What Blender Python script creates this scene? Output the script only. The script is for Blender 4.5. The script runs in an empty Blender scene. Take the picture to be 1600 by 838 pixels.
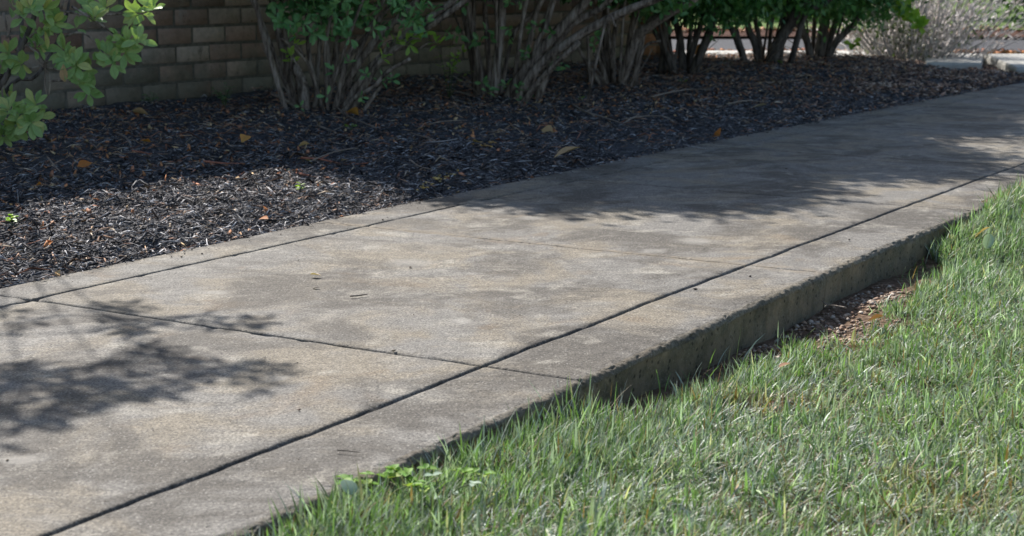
import bpy, math, random
import numpy as np
from mathutils import Vector, Matrix, noise as mnoise

random.seed(7)
rng = np.random.default_rng(7)
scene = bpy.context.scene
COL = scene.collection

# ------------------------------------------------------------------ camera, sky, sun, exposure
CAM_H = 0.58
FPX = 2519.0                       # focal length in pixels of the 1600 px wide photograph
PITCH = math.atan2(464.0, FPX)
cam_d = bpy.data.cameras.new("camera")
cam_d.sensor_width = 36.0
cam_d.lens = FPX / 1600.0 * 36.0
cam_d.clip_start = 0.05
cam_d.clip_end = 400.0
cam_d.dof.use_dof = True
cam_d.dof.focus_distance = 2.95
cam_d.dof.aperture_fstop = 11.0
cam = bpy.data.objects.new("camera", cam_d)
cam.location = (0, 0, CAM_H)
cam.rotation_euler = (math.pi / 2 - PITCH, 0, 0)
COL.objects.link(cam)
scene.camera = cam

SUN_EL = math.radians(39.0)
SUN_H = np.array([-0.46, 0.888]); SUN_H = SUN_H / np.linalg.norm(SUN_H)      # horizontal direction towards the sun
SUN_V = np.array([SUN_H[0] * math.cos(SUN_EL), SUN_H[1] * math.cos(SUN_EL), math.sin(SUN_EL)])
world = bpy.data.worlds.new("World")
scene.world = world
world.use_nodes = True
wn = world.node_tree
sky = wn.nodes.new("ShaderNodeTexSky")
sky.sky_type = 'NISHITA'
sky.sun_disc = False
sky.sun_elevation = SUN_EL
sky.sun_rotation = math.atan2(SUN_H[0], SUN_H[1])
sky.air_density = 1.0
sky.dust_density = 1.2
sky.ozone_density = 1.0
wn.links.new(sky.outputs[0], wn.nodes["Background"].inputs[0])
wn.nodes["Background"].inputs[1].default_value = 0.078
sun_d = bpy.data.lights.new("sun", 'SUN')
sun_d.energy = 4.2
sun_d.angle = math.radians(0.55)
sun_d.color = (1.0, 0.955, 0.90)
sun = bpy.data.objects.new("sun", sun_d)
sun.rotation_euler = Vector(SUN_V).to_track_quat('Z', 'Y').to_euler()
sun.location = (-4, 8, 8)
COL.objects.link(sun)
vs = scene.view_settings
vs.view_transform = 'Standard'
vs.look = 'None'
vs.gamma = 1.0
vs.exposure = 0.88
scene.cycles.max_bounces = 6
scene.cycles.transparent_max_bounces = 4

# ------------------------------------------------------------------ geometry helpers
def ray(px, py):
    c, s = math.cos(PITCH), math.sin(PITCH)
    y, z = FPX, -(py - 419.0)
    return np.array([px - 800.0, c * y + s * z, -s * y + c * z])

def at_ground(px, py, z=0.0):
    d = ray(px, py)
    return np.array([0, 0, CAM_H]) + d * ((z - CAM_H) / d[2])

def at_depth(px, py, Y):
    d = ray(px, py)
    return np.array([0, 0, CAM_H]) + d * (Y / d[1])

# the path: s runs along the right-hand groove, u across it (positive to the lawn)
S_TAB = np.linspace(-6, 26, 1601)
_th = np.radians(31.2 + 0.55 * np.clip(S_TAB, 0, 12))
_dx, _dy = np.sin(_th), np.cos(_th)
_ds = S_TAB[1] - S_TAB[0]
_cx = np.concatenate([[0], np.cumsum((_dx[1:] + _dx[:-1]) / 2 * _ds)])
_cy = np.concatenate([[0], np.cumsum((_dy[1:] + _dy[:-1]) / 2 * _ds)])
_i0 = int(np.argmin(np.abs(S_TAB)))
_cx += -0.043 - _cx[_i0]
_cy += 2.341 - _cy[_i0]

def path_xy(s, u):
    s = np.asarray(s, float); u = np.asarray(u, float)
    th = np.interp(s, S_TAB, _th)
    x = np.interp(s, S_TAB, _cx) + u * np.cos(th)
    y = np.interp(s, S_TAB, _cy) - u * np.sin(th)
    return x, y

def path_su(x, y):
    x = np.asarray(x, float); y = np.asarray(y, float)
    s = (x + 0.043) * math.sin(math.radians(31.2)) + (y - 2.341) * math.cos(math.radians(31.2))
    for _ in range(4):
        th = np.interp(s, S_TAB, _th)
        ex = x - np.interp(s, S_TAB, _cx); ey = y - np.interp(s, S_TAB, _cy)
        s = s + ex * np.sin(th) + ey * np.cos(th)
    th = np.interp(s, S_TAB, _th)
    ex = x - np.interp(s, S_TAB, _cx); ey = y - np.interp(s, S_TAB, _cy)
    return s, ex * np.cos(th) - ey * np.sin(th)

U_GL, U_EL, U_ER = -0.958, -1.09, 0.171

def vnoise(x, y, scale, seed=0):
    """cheap smooth value noise on arrays, about -1..1"""
    x = np.asarray(x, float) * scale + seed * 17.31; y = np.asarray(y, float) * scale + seed * 5.77
    xi = np.floor(x).astype(np.int64); yi = np.floor(y).astype(np.int64)
    fx = x - xi; fy = y - yi
    fx = fx * fx * (3 - 2 * fx); fy = fy * fy * (3 - 2 * fy)
    def h(a, b):
        n = (a * 374761393 + b * 668265263 + seed * 144665) & 0x7fffffff
        n = ((n ^ (n >> 13)) * 1274126177) & 0x7fffffff
        return ((n ^ (n >> 16)) & 0xffff) / 32767.5 - 1.0
    a = h(xi, yi); b = h(xi + 1, yi); c = h(xi, yi + 1); d = h(xi + 1, yi + 1)
    return (a * (1 - fx) + b * fx) * (1 - fy) + (c * (1 - fx) + d * fx) * fy

def fnoise(x, y, scale, octv=4, seed=0):
    t = 0; a = 1.0; n = 0
    for k in range(octv):
        t = t + a * vnoise(x, y, scale * 2 ** k, seed + k); n += a; a *= 0.55
    return t / n

def sstep(a, b, x):
    t = np.clip((np.asarray(x, float) - a) / (b - a), 0, 1)
    return t * t * (3 - 2 * t)

def new_mesh(name, verts, faces, mat=None, smooth=False, tint=None):
    """faces: list of int arrays of shape (n,3) or (n,4)"""
    me = bpy.data.meshes.new(name)
    verts = np.asarray(verts, np.float32)
    me.vertices.add(len(verts))
    me.vertices.foreach_set("co", verts.ravel())
    if not isinstance(faces, list): faces = [faces]
    faces = [np.asarray(f, np.int32) for f in faces if len(f)]
    tot = np.concatenate([np.full(len(f), f.shape[1], np.int32) for f in faces])
    idx = np.concatenate([f.ravel() for f in faces])
    me.loops.add(len(idx)); me.loops.foreach_set("vertex_index", idx)
    me.polygons.add(len(tot))
    st = np.concatenate([[0], np.cumsum(tot)[:-1]]).astype(np.int32)
    me.polygons.foreach_set("loop_start", st)
    me.polygons.foreach_set("loop_total", tot)
    if smooth:
        me.polygons.foreach_set("use_smooth", np.ones(len(tot), bool))
    if tint is not None:
        tint = np.asarray(tint, np.float32)
        if tint.shape[1] == 3: tint = np.concatenate([tint, np.ones((len(tint), 1), np.float32)], 1)
        at = me.attributes.new("tint", 'FLOAT_COLOR', 'POINT')
        at.data.foreach_set("color", tint.ravel())
    me.update(calc_edges=True)
    me.validate()
    if mat: me.materials.append(mat)
    return me

def link(name, me, parent=None, loc=None, **props):
    o = bpy.data.objects.new(name, me)
    COL.objects.link(o)
    if parent: o.parent = parent
    if loc is not None: o.location = loc
    for k, v in props.items(): o[k] = v
    return o

def empty(name, loc, rotz=0.0, **props):
    o = bpy.data.objects.new(name, None)
    o.empty_display_size = 0.1
    o.location = loc; o.rotation_euler = (0, 0, rotz)
    COL.objects.link(o)
    for k, v in props.items(): o[k] = v
    return o

class MB:
    def __init__(self): self.v = []; self.f3 = []; self.f4 = []; self.t = []; self.n = 0
    def add(self, v, f3=None, f4=None, tint=None):
        v = np.asarray(v, float); self.v.append(v)
        if f3 is not None and len(f3): self.f3.append(np.asarray(f3, int) + self.n)
        if f4 is not None and len(f4): self.f4.append(np.asarray(f4, int) + self.n)
        if tint is not None:
            tint = np.asarray(tint, float)
            self.t.append(np.tile(tint, (len(v), 1)) if tint.ndim == 1 else tint)
        self.n += len(v)
    def mesh(self, name, mat, smooth=False, origin=(0, 0, 0)):
        v = np.concatenate(self.v) - np.asarray(origin)
        fs = []
        if self.f3: fs.append(np.concatenate(self.f3))
        if self.f4: fs.append(np.concatenate(self.f4))
        return new_mesh(name, v, fs, mat, smooth, np.concatenate(self.t) if self.t else None)

def smooth_line(pts, rad, sub=4):
    pts = np.asarray(pts, float); rad = np.asarray(rad, float)
    n = len(pts)
    if n == 2:
        t = np.linspace(0, 1, sub + 1)[:, None]
        return pts[0] * (1 - t) + pts[1] * t, rad[0] * (1 - t[:, 0]) + rad[1] * t[:, 0]
    P = np.vstack([2 * pts[0] - pts[1], pts, 2 * pts[-1] - pts[-2]])
    out = []; ro = []
    for i in range(n - 1):
        p0, p1, p2, p3 = P[i:i + 4]
        for k in range(sub):
            t = k / sub
            out.append(0.5 * (2 * p1 + (p2 - p0) * t + (2 * p0 - 5 * p1 + 4 * p2 - p3) * t * t + (3 * p1 - p0 - 3 * p2 + p3) * t ** 3))
            ro.append(rad[i] * (1 - t) + rad[i + 1] * t)
    out.append(pts[-1]); ro.append(rad[-1])
    return np.array(out), np.array(ro)

def tube(mb, pts, rad, sides=7, sub=4, lump=0.12, tint=None):
    p, r = smooth_line(pts, rad, sub)
    n = len(p)
    d = np.gradient(p, axis=0); d /= np.linalg.norm(d, axis=1)[:, None] + 1e-9
    ref = np.array([0.31, 0.92, 0.2]) if abs(d[0][2]) > 0.5 else np.array([0, 0, 1.0])
    a = np.cross(d, ref); a /= np.linalg.norm(a, axis=1)[:, None] + 1e-9
    b = np.cross(d, a)
    ang = np.arange(sides) * 2 * math.pi / sides
    k = 1 + lump * rng.uniform(-1, 1, (n, sides)) + lump * 0.8 * rng.uniform(-1, 1, (1, sides))
    v = p[:, None, :] + (r[:, None] * k)[:, :, None] * (a[:, None, :] * np.cos(ang)[None, :, None] + b[:, None, :] * np.sin(ang)[None, :, None])
    v = v.reshape(-1, 3)
    i = np.arange(n - 1)[:, None] * sides; j = np.arange(sides)[None, :]; jn = (j + 1) % sides
    f4 = np.stack([i + j, i + jn, i + sides + jn, i + sides + j], -1).reshape(-1, 4)
    v = np.vstack([v, p[0], p[-1]])
    c0 = n * sides; c1 = c0 + 1
    jj = np.arange(sides); jjn = (jj + 1) % sides
    f3 = np.vstack([np.stack([np.full(sides, c0), jjn, jj], -1), np.stack([np.full(sides, c1), (n - 1) * sides + jj, (n - 1) * sides + jjn], -1)])
    mb.add(v, f3, f4, tint)

def norm(a): return a / (np.linalg.norm(a, axis=-1, keepdims=True) + 1e-9)

def leaves(P, D, N, L, W, fold=0.18, droop=0.12, simple=False):
    """many folded leaves at once: 8 triangles each (2 when simple)"""
    P = np.asarray(P, float); n = len(P)
    D = norm(np.asarray(D, float)); S = norm(np.cross(D, N)); N = np.cross(S, D)
    L = np.broadcast_to(np.asarray(L, float), (n,))[:, None]; W = np.broadcast_to(np.asarray(W, float), (n,))[:, None]
    if simple:
        v = np.stack([P, P + .45 * L * D - .5 * W * S + .1 * W * N, P + L * D - droop * L * N, P + .45 * L * D + .5 * W * S + .1 * W * N], 1).reshape(-1, 3)
        f = (np.arange(n) * 4)[:, None] + np.array([[0, 3, 2, 1]])
        return v, None, f
    c = fold * W
    v = np.stack([P,
                  P + .34 * L * D - .44 * W * S + c * N, P + .34 * L * D, P + .34 * L * D + .44 * W * S + c * N,
                  P + .70 * L * D - .42 * W * S + c * N - .3 * droop * L * N, P + .70 * L * D - .3 * droop * L * N, P + .70 * L * D + .42 * W * S + c * N - .3 * droop * L * N,
                  P + L * D - droop * L * N], 1).reshape(-1, 3)
    o = (np.arange(n) * 8)[:, None, None]
    f3 = (o + np.array([[[0, 2, 1], [0, 3, 2], [4, 5, 7], [5, 6, 7]]])).reshape(-1, 3)
    f4 = (o + np.array([[[1, 2, 5, 4], [2, 3, 6, 5]]])).reshape(-1, 4)
    return v, f3, f4

# ------------------------------------------------------------------ materials
def nt(name):
    m = bpy.data.materials.new(name); m.use_nodes = True
    t = m.node_tree; t.nodes.clear()
    out = t.nodes.new("ShaderNodeOutputMaterial"); b = t.nodes.new("ShaderNodeBsdfPrincipled")
    t.links.new(b.outputs[0], out.inputs[0])
    return m, t, b, out

def N_(t, kind, **kw):
    n = t.nodes.new(kind)
    for k, v in kw.items():
        if k in n.inputs: n.inputs[k].default_value = v
        else: setattr(n, k, v)
    return n

def pos(t): return t.nodes.new("ShaderNodeNewGeometry").outputs["Position"]
def noise(t, vec, scale, detail=4, rough=0.55, dist=0.0):
    n = N_(t, "ShaderNodeTexNoise", Scale=scale, Detail=detail, Roughness=rough, Distortion=dist)
    t.links.new(vec, n.inputs["Vector"]); return n.outputs["Fac"]
def mapr(t, v, a, b, c=0.0, d=1.0, smooth=False):
    n = t.nodes.new("ShaderNodeMapRange")
    if smooth: n.interpolation_type = 'SMOOTHSTEP'
    t.links.new(v, n.inputs[0])
    for i, x in zip((1, 2, 3, 4), (a, b, c, d)): n.inputs[i].default_value = x
    return n.outputs[0]
def mix(t, fac, a, b, blend='MIX'):
    n = t.nodes.new("ShaderNodeMix"); n.data_type = 'RGBA'; n.blend_type = blend
    for inp, v in ((n.inputs[0], fac), (n.inputs[6], a), (n.inputs[7], b)):
        if isinstance(v, (int, float)): inp.default_value = v
        elif isinstance(v, tuple): inp.default_value = v if len(v) == 4 else (*v, 1)
        else: t.links.new(v, inp)
    return n.outputs[2]
def math_(t, op, a, b=0.0):
    n = t.nodes.new("ShaderNodeMath"); n.operation = op
    for inp, v in ((n.inputs[0], a), (n.inputs[1], b)):
        if isinstance(v, (int, float)): inp.default_value = v
        else: t.links.new(v, inp)
    return n.outputs[0]
def bump(t, b, h, strength, dist=0.01):
    n = N_(t, "ShaderNodeBump", Strength=strength, Distance=dist)
    t.links.new(h, n.inputs["Height"]); t.links.new(n.outputs[0], b.inputs["Normal"])
def tint(t): return N_(t, "ShaderNodeAttribute", attribute_name="tint").outputs["Color"]

SPOTS = [(332, 457, .028), (724, 501, .024), (436, 589, .024), (36, 718, .026), (55, 531, .02), (510, 385, .012), (830, 341, .032), (1085, 376, .05), (640, 410, .05), (1020, 392, .03)]

def mat_concrete():
    m, t, b, out = nt("concrete")
    p = pos(t)
    sep = t.nodes.new("ShaderNodeSeparateXYZ"); t.links.new(p, sep.inputs[0])
    big = noise(t, p, 3.3, 6, .65, .6); mid = noise(t, p, 8.5, 6, .66, .4); warm = noise(t, p, 4.1, 5, .6, .8)
    col = mix(t, mapr(t, warm, .43, .61, smooth=True), (.202, .192, .177), (.228, .200, .158))
    col = mix(t, mapr(t, big, .45, .60, 0, .9, True), col, (.104, .094, .082))
    col = mix(t, mapr(t, mid, .53, .70, 0, .7, True), col, (.34, .318, .275))
    fine = noise(t, p, 34, 6, .75)
    col = mix(t, 1.0, col, mix(t, mapr(t, fine, .34, .66), (.78, .775, .76), (1.2, 1.2, 1.19)), 'MULTIPLY')
    f2 = noise(t, p, 110, 4, .7)
    col = mix(t, mapr(t, f2, .60, .72, 0, .45), col, (.085, .078, .07))
    rust = noise(t, p, 4.4, 3, .5, 1.2)
    col = mix(t, mapr(t, rust, .60, .74, 0, .38, True), col, (.20, .14, .082))
    mpb = N_(t, "ShaderNodeMapping"); mpb.inputs["Rotation"].default_value = (0, 0, math.radians(32)); mpb.inputs["Scale"].default_value = (9, 210, 1); t.links.new(p, mpb.inputs[0])
    broom = noise(t, mpb.outputs[0], 1.0, 3, .6)
    col = mix(t, 1.0, col, mix(t, mapr(t, broom, .3, .7), (.88, .88, .88), (1.12, 1.12, 1.11)), 'MULTIPLY')
    sp = noise(t, p, 260, 4, .75)
    col = mix(t, 1.0, col, mix(t, mapr(t, sp, .32, .68), (.28, .28, .285), (1.78, 1.76, 1.72)), 'MULTIPLY')
    v = N_(t, "ShaderNodeTexVoronoi", Scale=240.0); t.links.new(p, v.inputs["Vector"])
    cell = t.nodes.new("ShaderNodeSeparateColor"); t.links.new(v.outputs["Color"], cell.inputs[0])
    grain = math_(t, 'MULTIPLY', mapr(t, cell.outputs[0], .86, .9), mapr(t, v.outputs["Distance"], .45, .2))
    col = mix(t, math_(t, 'MULTIPLY', grain, .6), col, (.46, .43, .38))
    grain2 = math_(t, 'MULTIPLY', mapr(t, cell.outputs[1], .88, .92), mapr(t, v.outputs["Distance"], .5, .2))
    col = mix(t, math_(t, 'MULTIPLY', grain2, .75), col, (.05, .05, .055))
    # pale round blotches on the slabs
    wob = mapr(t, noise(t, p, 26, 5, .7), .25, .75, -.022, .022)
    for (sx, sy, r) in SPOTS:
        g = at_ground(sx, sy)
        d = t.nodes.new("ShaderNodeVectorMath"); d.operation = 'DISTANCE'
        t.links.new(p, d.inputs[0]); d.inputs[1].default_value = tuple(g)
        dd = math_(t, 'ADD', d.outputs["Value"], wob)
        col = mix(t, mapr(t, dd, r * 1.35, r * .25, 0, .5, True), col, (.38, .36, .32))
    # algae and grime on the worn lip and the formed face (painted per vertex as dirt)
    ta = N_(t, "ShaderNodeAttribute", attribute_name="tint")
    s3 = t.nodes.new("ShaderNodeSeparateColor"); t.links.new(ta.outputs["Color"], s3.inputs[0])
    gn = noise(t, p, 16, 5, .65)
    dirt = math_(t, 'MULTIPLY', s3.outputs[0], mapr(t, noise(t, p, 60, 4, .7), .3, .62))
    col = mix(t, dirt, col, (.04, .037, .032))
    vh = N_(t, "ShaderNodeTexVoronoi", Scale=95.0); t.links.new(p, vh.inputs["Vector"])
    ch = t.nodes.new("ShaderNodeSeparateColor"); t.links.new(vh.outputs["Color"], ch.inputs[0])
    hole = math_(t, 'MULTIPLY', math_(t, 'MULTIPLY', mapr(t, ch.outputs[0], .7, .74), mapr(t, vh.outputs["Distance"], .42, .25)), s3.outputs[1])
    mpf = N_(t, "ShaderNodeMapping"); mpf.inputs["Scale"].default_value = (1, 1, .12); t.links.new(p, mpf.inputs[0])
    streak = noise(t, mpf.outputs[0], 34, 5, .7)
    alg = math_(t, 'MULTIPLY', s3.outputs[1], mapr(t, gn, .3, .7, .35, 1))
    col = mix(t, alg, col, mix(t, mapr(t, gn, .35, .65), (.115, .108, .052), (.31, .245, .16)))
    col = mix(t, math_(t, 'MULTIPLY', s3.outputs[1], mapr(t, streak, .48, .7, 0, .45, True)), col, (.07, .065, .05))
    col = mix(t, math_(t, 'MULTIPLY', s3.outputs[1], mapr(t, noise(t, p, 11, 5, .7), .52, .66, 0, .65, True)), col, (.24, .19, .135))
    col = mix(t, math_(t, 'MULTIPLY', hole, .85), col, (.02, .018, .015))
    sand = math_(t, 'MULTIPLY', s3.outputs[2], mapr(t, noise(t, p, 40, 4), .35, .6))
    col = mix(t, sand, col, (.27, .225, .165))
    t.links.new(col, b.inputs["Base Color"])
    b.inputs["Roughness"].default_value = .72
    b.inputs["Specular IOR Level"].default_value = .15
    h = math_(t, 'ADD', math_(t, 'ADD', math_(t, 'MULTIPLY', sp, .6), math_(t, 'MULTIPLY', broom, .5)), math_(t, 'MULTIPLY', noise(t, p, 90, 3), .8))
    bump(t, b, h, .75, .004)
    return m

def mat_tint(name, rough=.7, spec=.4, trans=0.0, var=(.75, 1.25), nscale=60, bumps=0.0, transmul=(1.5, 1.6, .6)):
    """surface whose own colour is stored per piece in 'tint'; leaves may let light through"""
    m, t, b, out = nt(name)
    p = pos(t)
    n = noise(t, p, nscale, 3)
    c = mix(t, 1.0, tint(t), mix(t, n, (var[0],) * 3, (var[1],) * 3), 'MULTIPLY')
    t.links.new(c, b.inputs["Base Color"])
    b.inputs["Roughness"].default_value = rough
    b.inputs["Specular IOR Level"].default_value = spec
    if bumps: bump(t, b, noise(t, p, nscale * 4, 3), bumps, .002)
    if trans:
        tr = t.nodes.new("ShaderNodeBsdfTranslucent")
        t.links.new(mix(t, 1.0, c, transmul, 'MULTIPLY'), tr.inputs[0])
        mx = t.nodes.new("ShaderNodeMixShader"); mx.inputs[0].default_value = trans
        t.links.new(b.outputs[0], mx.inputs[1]); t.links.new(tr.outputs[0], mx.inputs[2])
        t.links.new(mx.outputs[0], out.inputs[0])
    return m

def mat_leafobj(name, c0, c1, c2, rough=.42, trans=.3, spec=.5):
    """leaves that are objects of their own: each picks its green from its own random number"""
    m, t, b, out = nt(name)
    r = t.nodes.new("ShaderNodeObjectInfo").outputs["Random"]
    tc = t.nodes.new("ShaderNodeTexCoord").outputs["Object"]
    col = mix(t, mapr(t, r, 0, .6), c0, c1); col = mix(t, mapr(t, r, .8, 1), col, c2)
    n = noise(t, tc, 90, 4)
    col = mix(t, 1.0, col, mix(t, n, (.7, .72, .7), (1.25, 1.25, 1.2)), 'MULTIPLY')
    sx = t.nodes.new("ShaderNodeSeparateXYZ"); t.links.new(tc, sx.inputs[0])
    vein = mapr(t, math_(t, 'ABSOLUTE', sx.outputs[0]), .0004, .0012, .45, 0)
    col = mix(t, vein, col, (.22, .26, .10))
    t.links.new(col, b.inputs["Base Color"])
    b.inputs["Roughness"].default_value = rough; b.inputs["Specular IOR Level"].default_value = spec
    tr = t.nodes.new("ShaderNodeBsdfTranslucent")
    t.links.new(mix(t, 1.0, col, (1.5, 1.6, .7), 'MULTIPLY'), tr.inputs[0])
    mx = t.nodes.new("ShaderNodeMixShader"); mx.inputs[0].default_value = trans
    t.links.new(b.outputs[0], mx.inputs[1]); t.links.new(tr.outputs[0], mx.inputs[2]); t.links.new(mx.outputs[0], out.inputs[0])
    return m

def mat_noise(name, cols, scale, rough=.9, spec=.2, bs=.5, detail=6, bscale=None, bdist=.01, stretch=None, lo=.3, hi=.7):
    m, t, b, out = nt(name)
    p = pos(t)
    if stretch:
        mp = N_(t, "ShaderNodeMapping"); mp.inputs["Scale"].default_value = stretch
        t.links.new(p, mp.inputs[0]); p = mp.outputs[0]
    n = noise(t, p, scale, detail, .65)
    r = t.nodes.new("ShaderNodeValToRGB"); t.links.new(n, r.inputs[0])
    e = r.color_ramp.elements
    e[0].position = lo; e[1].position = hi
    e[0].color = (*cols[0], 1); e[1].color = (*cols[-1], 1)
    if len(cols) == 3:
        k = e.new(.5); k.color = (*cols[1], 1)
    t.links.new(r.outputs[0], b.inputs["Base Color"])
    b.inputs["Roughness"].default_value = rough; b.inputs["Specular IOR Level"].default_value = spec
    bump(t, b, noise(t, p, bscale or scale * 4, 5, .7), bs, bdist)
    return m

def mat_brick(name, ca, cb, cc, algae=1.0):
    m, t, b, out = nt(name)
    r = t.nodes.new("ShaderNodeObjectInfo").outputs["Random"]
    p = pos(t)
    col = mix(t, mapr(t, r, 0, .55), ca, cb); col = mix(t, mapr(t, r, .72, 1), col, cc)
    rv = math_(t, 'FRACT', math_(t, 'MULTIPLY', r, 13.7))
    col = mix(t, 1.0, col, mix(t, rv, (.62, .6, .58), (1.22, 1.22, 1.22)), 'MULTIPLY')
    n = noise(t, p, 26, 5, .7); n2 = noise(t, p, 5, 4, .6)
    col = mix(t, 1.0, col, mix(t, n, (.45, .45, .46), (1.5, 1.45, 1.4)), 'MULTIPLY')
    col = mix(t, mapr(t, noise(t, p, 70, 3), .62, .72, 0, .5), col, (.03, .026, .024))
    col = mix(t, mapr(t, noise(t, p, 9, 6, .75), .56, .7, 0, .55), col, (.42, .39, .34))
    col = mix(t, mapr(t, noise(t, p, 13, 6, .75), .58, .7, 0, .7), col, (.07, .055, .045))
    sep = t.nodes.new("ShaderNodeSeparateXYZ"); t.links.new(p, sep.inputs[0])
    damp = math_(t, 'ADD', mapr(t, sep.outputs[2], .02, .42, 1, 0), mapr(t, n2, .3, .7, -.35, .35))
    col = mix(t, math_(t, 'MULTIPLY', mapr(t, damp, .25, .95, 0, .75, True), algae), col, mix(t, n, (.11, .112, .078), (.31, .30, .235)))
    t.links.new(col, b.inputs["Base Color"])
    b.inputs["Roughness"].default_value = .88; b.inputs["Specular IOR Level"].default_value = .2
    bump(t, b, math_(t, 'ADD', n, math_(t, 'MULTIPLY', noise(t, p, 130, 3), .5)), .8, .006)
    return m

M = {}
M['concrete'] = mat_concrete()
M['joint'] = mat_noise("joint_dirt", [(.018, .016, .013), (.05, .042, .032)], 60, .95, .1)
M['mulch_soil'] = mat_noise("mulch_bed", [(.045, .046, .054), (.095, .097, .108), (.16, .152, .148)], 45, .85, .3, .9, 8, 120, .02)
M['mulch'] = mat_tint("mulch_chip", .82, .18, 0, (.6, 1.4), 150, .5)
M['litter'] = mat_tint("dry_litter", .75, .3, .12, (.7, 1.3), 90, 0, (1.2, .9, .6))
M['grass'] = mat_tint("grass_blade", .5, .5, .3, (.8, 1.2), 40, 0, (1.1, 1.4, .66))
M['foliage'] = mat_tint("foliage", .42, .45, .3, (.75, 1.25), 30, 0, (1.5, 1.7, .7))
M['soil'] = mat_noise("lawn_soil", [(.06, .042, .027), (.19, .125, .082), (.36, .25, .175)], 45, .95, .1, .8)
M['gravel'] = mat_tint("pebble", .7, .4, 0, (.7, 1.3), 120, .4)
M['seedhead'] = mat_tint('seed_head', .7, .25, .5, (.8, 1.2), 30, 0, (1.15, 1.12, 1.1))
M['bark'] = mat_noise("grey_brown_bark", [(.08, .062, .05), (.27, .215, .175), (.46, .39, .33)], 55, .85, .25, 1.0, 6, 90, .009, (1, 1, .14), .38, .62)
M['darkbark'] = mat_noise("dark_bark", [(.05, .043, .037), (.13, .11, .095), (.22, .19, .165)], 50, .85, .25, 1.0, 6, 90, .009, (1, 1, .14), .38, .62)
M['twig'] = mat_noise("dry_twig", [(.2, .155, .12), (.38, .32, .265)], 60, .8, .25, .4)
M['redtwig'] = mat_noise("reddish_bark_strip", [(.30, .11, .065), (.48, .21, .14)], 60, .8, .25, .4)
M['greytwig'] = mat_noise("grey_twig", [(.34, .32, .31), (.55, .52, .5)], 60, .8, .25, .4)
M['brick'] = mat_brick("brown_brick", (.47, .31, .24), (.44, .35, .28), (.56, .45, .36))
M['orangebrick'] = mat_brick("orange_brick", (.36, .15, .07), (.30, .13, .065), (.40, .19, .10), .25)
M['mortar'] = mat_noise("mortar", [(.16, .152, .13), (.34, .32, .27)], 30, .95, .1, .6)
M['stone'] = mat_noise("pale_concrete", [(.42, .41, .37), (.6, .58, .53)], 12, .85, .2, .3)
M['asphalt'] = mat_noise("asphalt", [(.045, .046, .052), (.075, .076, .084)], 20, .85, .3, .5, 8, 200)
M['farlawn'] = mat_noise("far_lawn", [(.08, .15, .035), (.14, .22, .055), (.2, .24, .09)], 5, .9, .2, .8, 8, 60, .03)
M['ground'] = mat_noise("ground_earth", [(.05, .06, .025), (.09, .085, .045)], 2, .95, .1)
M['redmulch'] = mat_noise("reddish_mulch", [(.07, .035, .026), (.17, .095, .07)], 14, .95, .1, .9, 8, 60, .03)
M['azleaf'] = mat_leafobj("broad_shrub_leaf", (.22, .38, .12), (.36, .50, .18), (.54, .53, .18), .42, .18)
M['dkleaf'] = mat_leafobj("dark_shrub_leaf", (.12, .31, .125), (.17, .37, .155), (.21, .40, .14))
M['limeleaf'] = mat_leafobj("lime_leaf", (.26, .44, .07), (.32, .5, .08), (.38, .5, .09), .42, .35)
M['tanleaf'] = mat_leafobj("tan_dead_leaf", (.5, .32, .17), (.56, .38, .21), (.6, .43, .25), .7, .2, .3)
M['orangeleaf'] = mat_leafobj("orange_dead_leaf", (.56, .19, .05), (.64, .27, .07), (.66, .33, .09), .7, .25, .3)
M['russetleaf'] = mat_leafobj('russet_dead_leaf', (.26, .12, .07), (.3, .15, .09), (.33, .18, .1), .75, .15, .25)
M['paleleaf'] = mat_leafobj("pale_dead_leaf", (.58, .44, .34), (.6, .47, .38), (.62, .5, .4), .6, .15, .3)
M['silverleaf'] = mat_leafobj("silvery_leaf", (.34, .44, .34), (.38, .48, .38), (.40, .5, .4), .6, .2, .25)

# ------------------------------------------------------------------ setting: ground sheet, road, far lawn
def grid_faces(nu, nv):
    i = np.arange(nu - 1)[:, None] * nv; j = np.arange(nv - 1)[None, :]
    return np.stack([i + j, i + nv + j, i + nv + j + 1, i + j + 1], -1).reshape(-1, 4)

def sheet(name, x0, x1, y0, y1, z, nx, ny, mat, kind='structure', amp=0.0, sc=1.0):
    X, Y = np.meshgrid(np.linspace(x0, x1, nx), np.linspace(y0, y1, ny), indexing='ij')
    Z = z + amp * fnoise(X, Y, sc, 3, 3)
    me = new_mesh(name, np.stack([X, Y, Z], -1).reshape(-1, 3), grid_faces(nx, ny), mat, True)
    return link(name, me, kind=kind)

sheet('ground', -150, 150, -60, 260, -.40, 2, 2, M['ground'])
sheet('road', -3.5, 40, 12.05, 15.1, -.045, 80, 12, M['asphalt'], amp=.01)
sheet('far_bed', -3.5, 40, 15.1, 16.5, -.02, 60, 20, M['redmulch'], amp=.04, sc=2)
sheet('far_lawn', -30, 60, 16.4, 70, .0, 60, 40, M['farlawn'], amp=.05)

# ------------------------------------------------------------------ setting: the concrete sidewalk with its slabs
SLAB = 0.985
walk = None
def groove_wobble(s, k): return .0018 * vnoise(s, s * 0 + k * 3.3, 5.0, 11) + .001 * vnoise(s, s * 0 + k, 19, 12)
J_HALF = {0: .0026, 1: .0012, -1: .0024, 2: .0012, 3: .0014}
def jhalf(k): return J_HALF.get(k, .0016)

def lines(a, b, step, r):
    fine = np.array([0, .18, .42, .7, 1.0]) * r
    mid = np.linspace(a + r, b - r, max(3, int((b - a - 2 * r) / step)))
    return np.concatenate([a + fine[:-1], mid, b - fine[:-1][::-1]])

def slab_z(s, u): return .0022 * fnoise(s, u, 2.2, 3, 21) + .0006 * vnoise(s, u, 40, 22)

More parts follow.
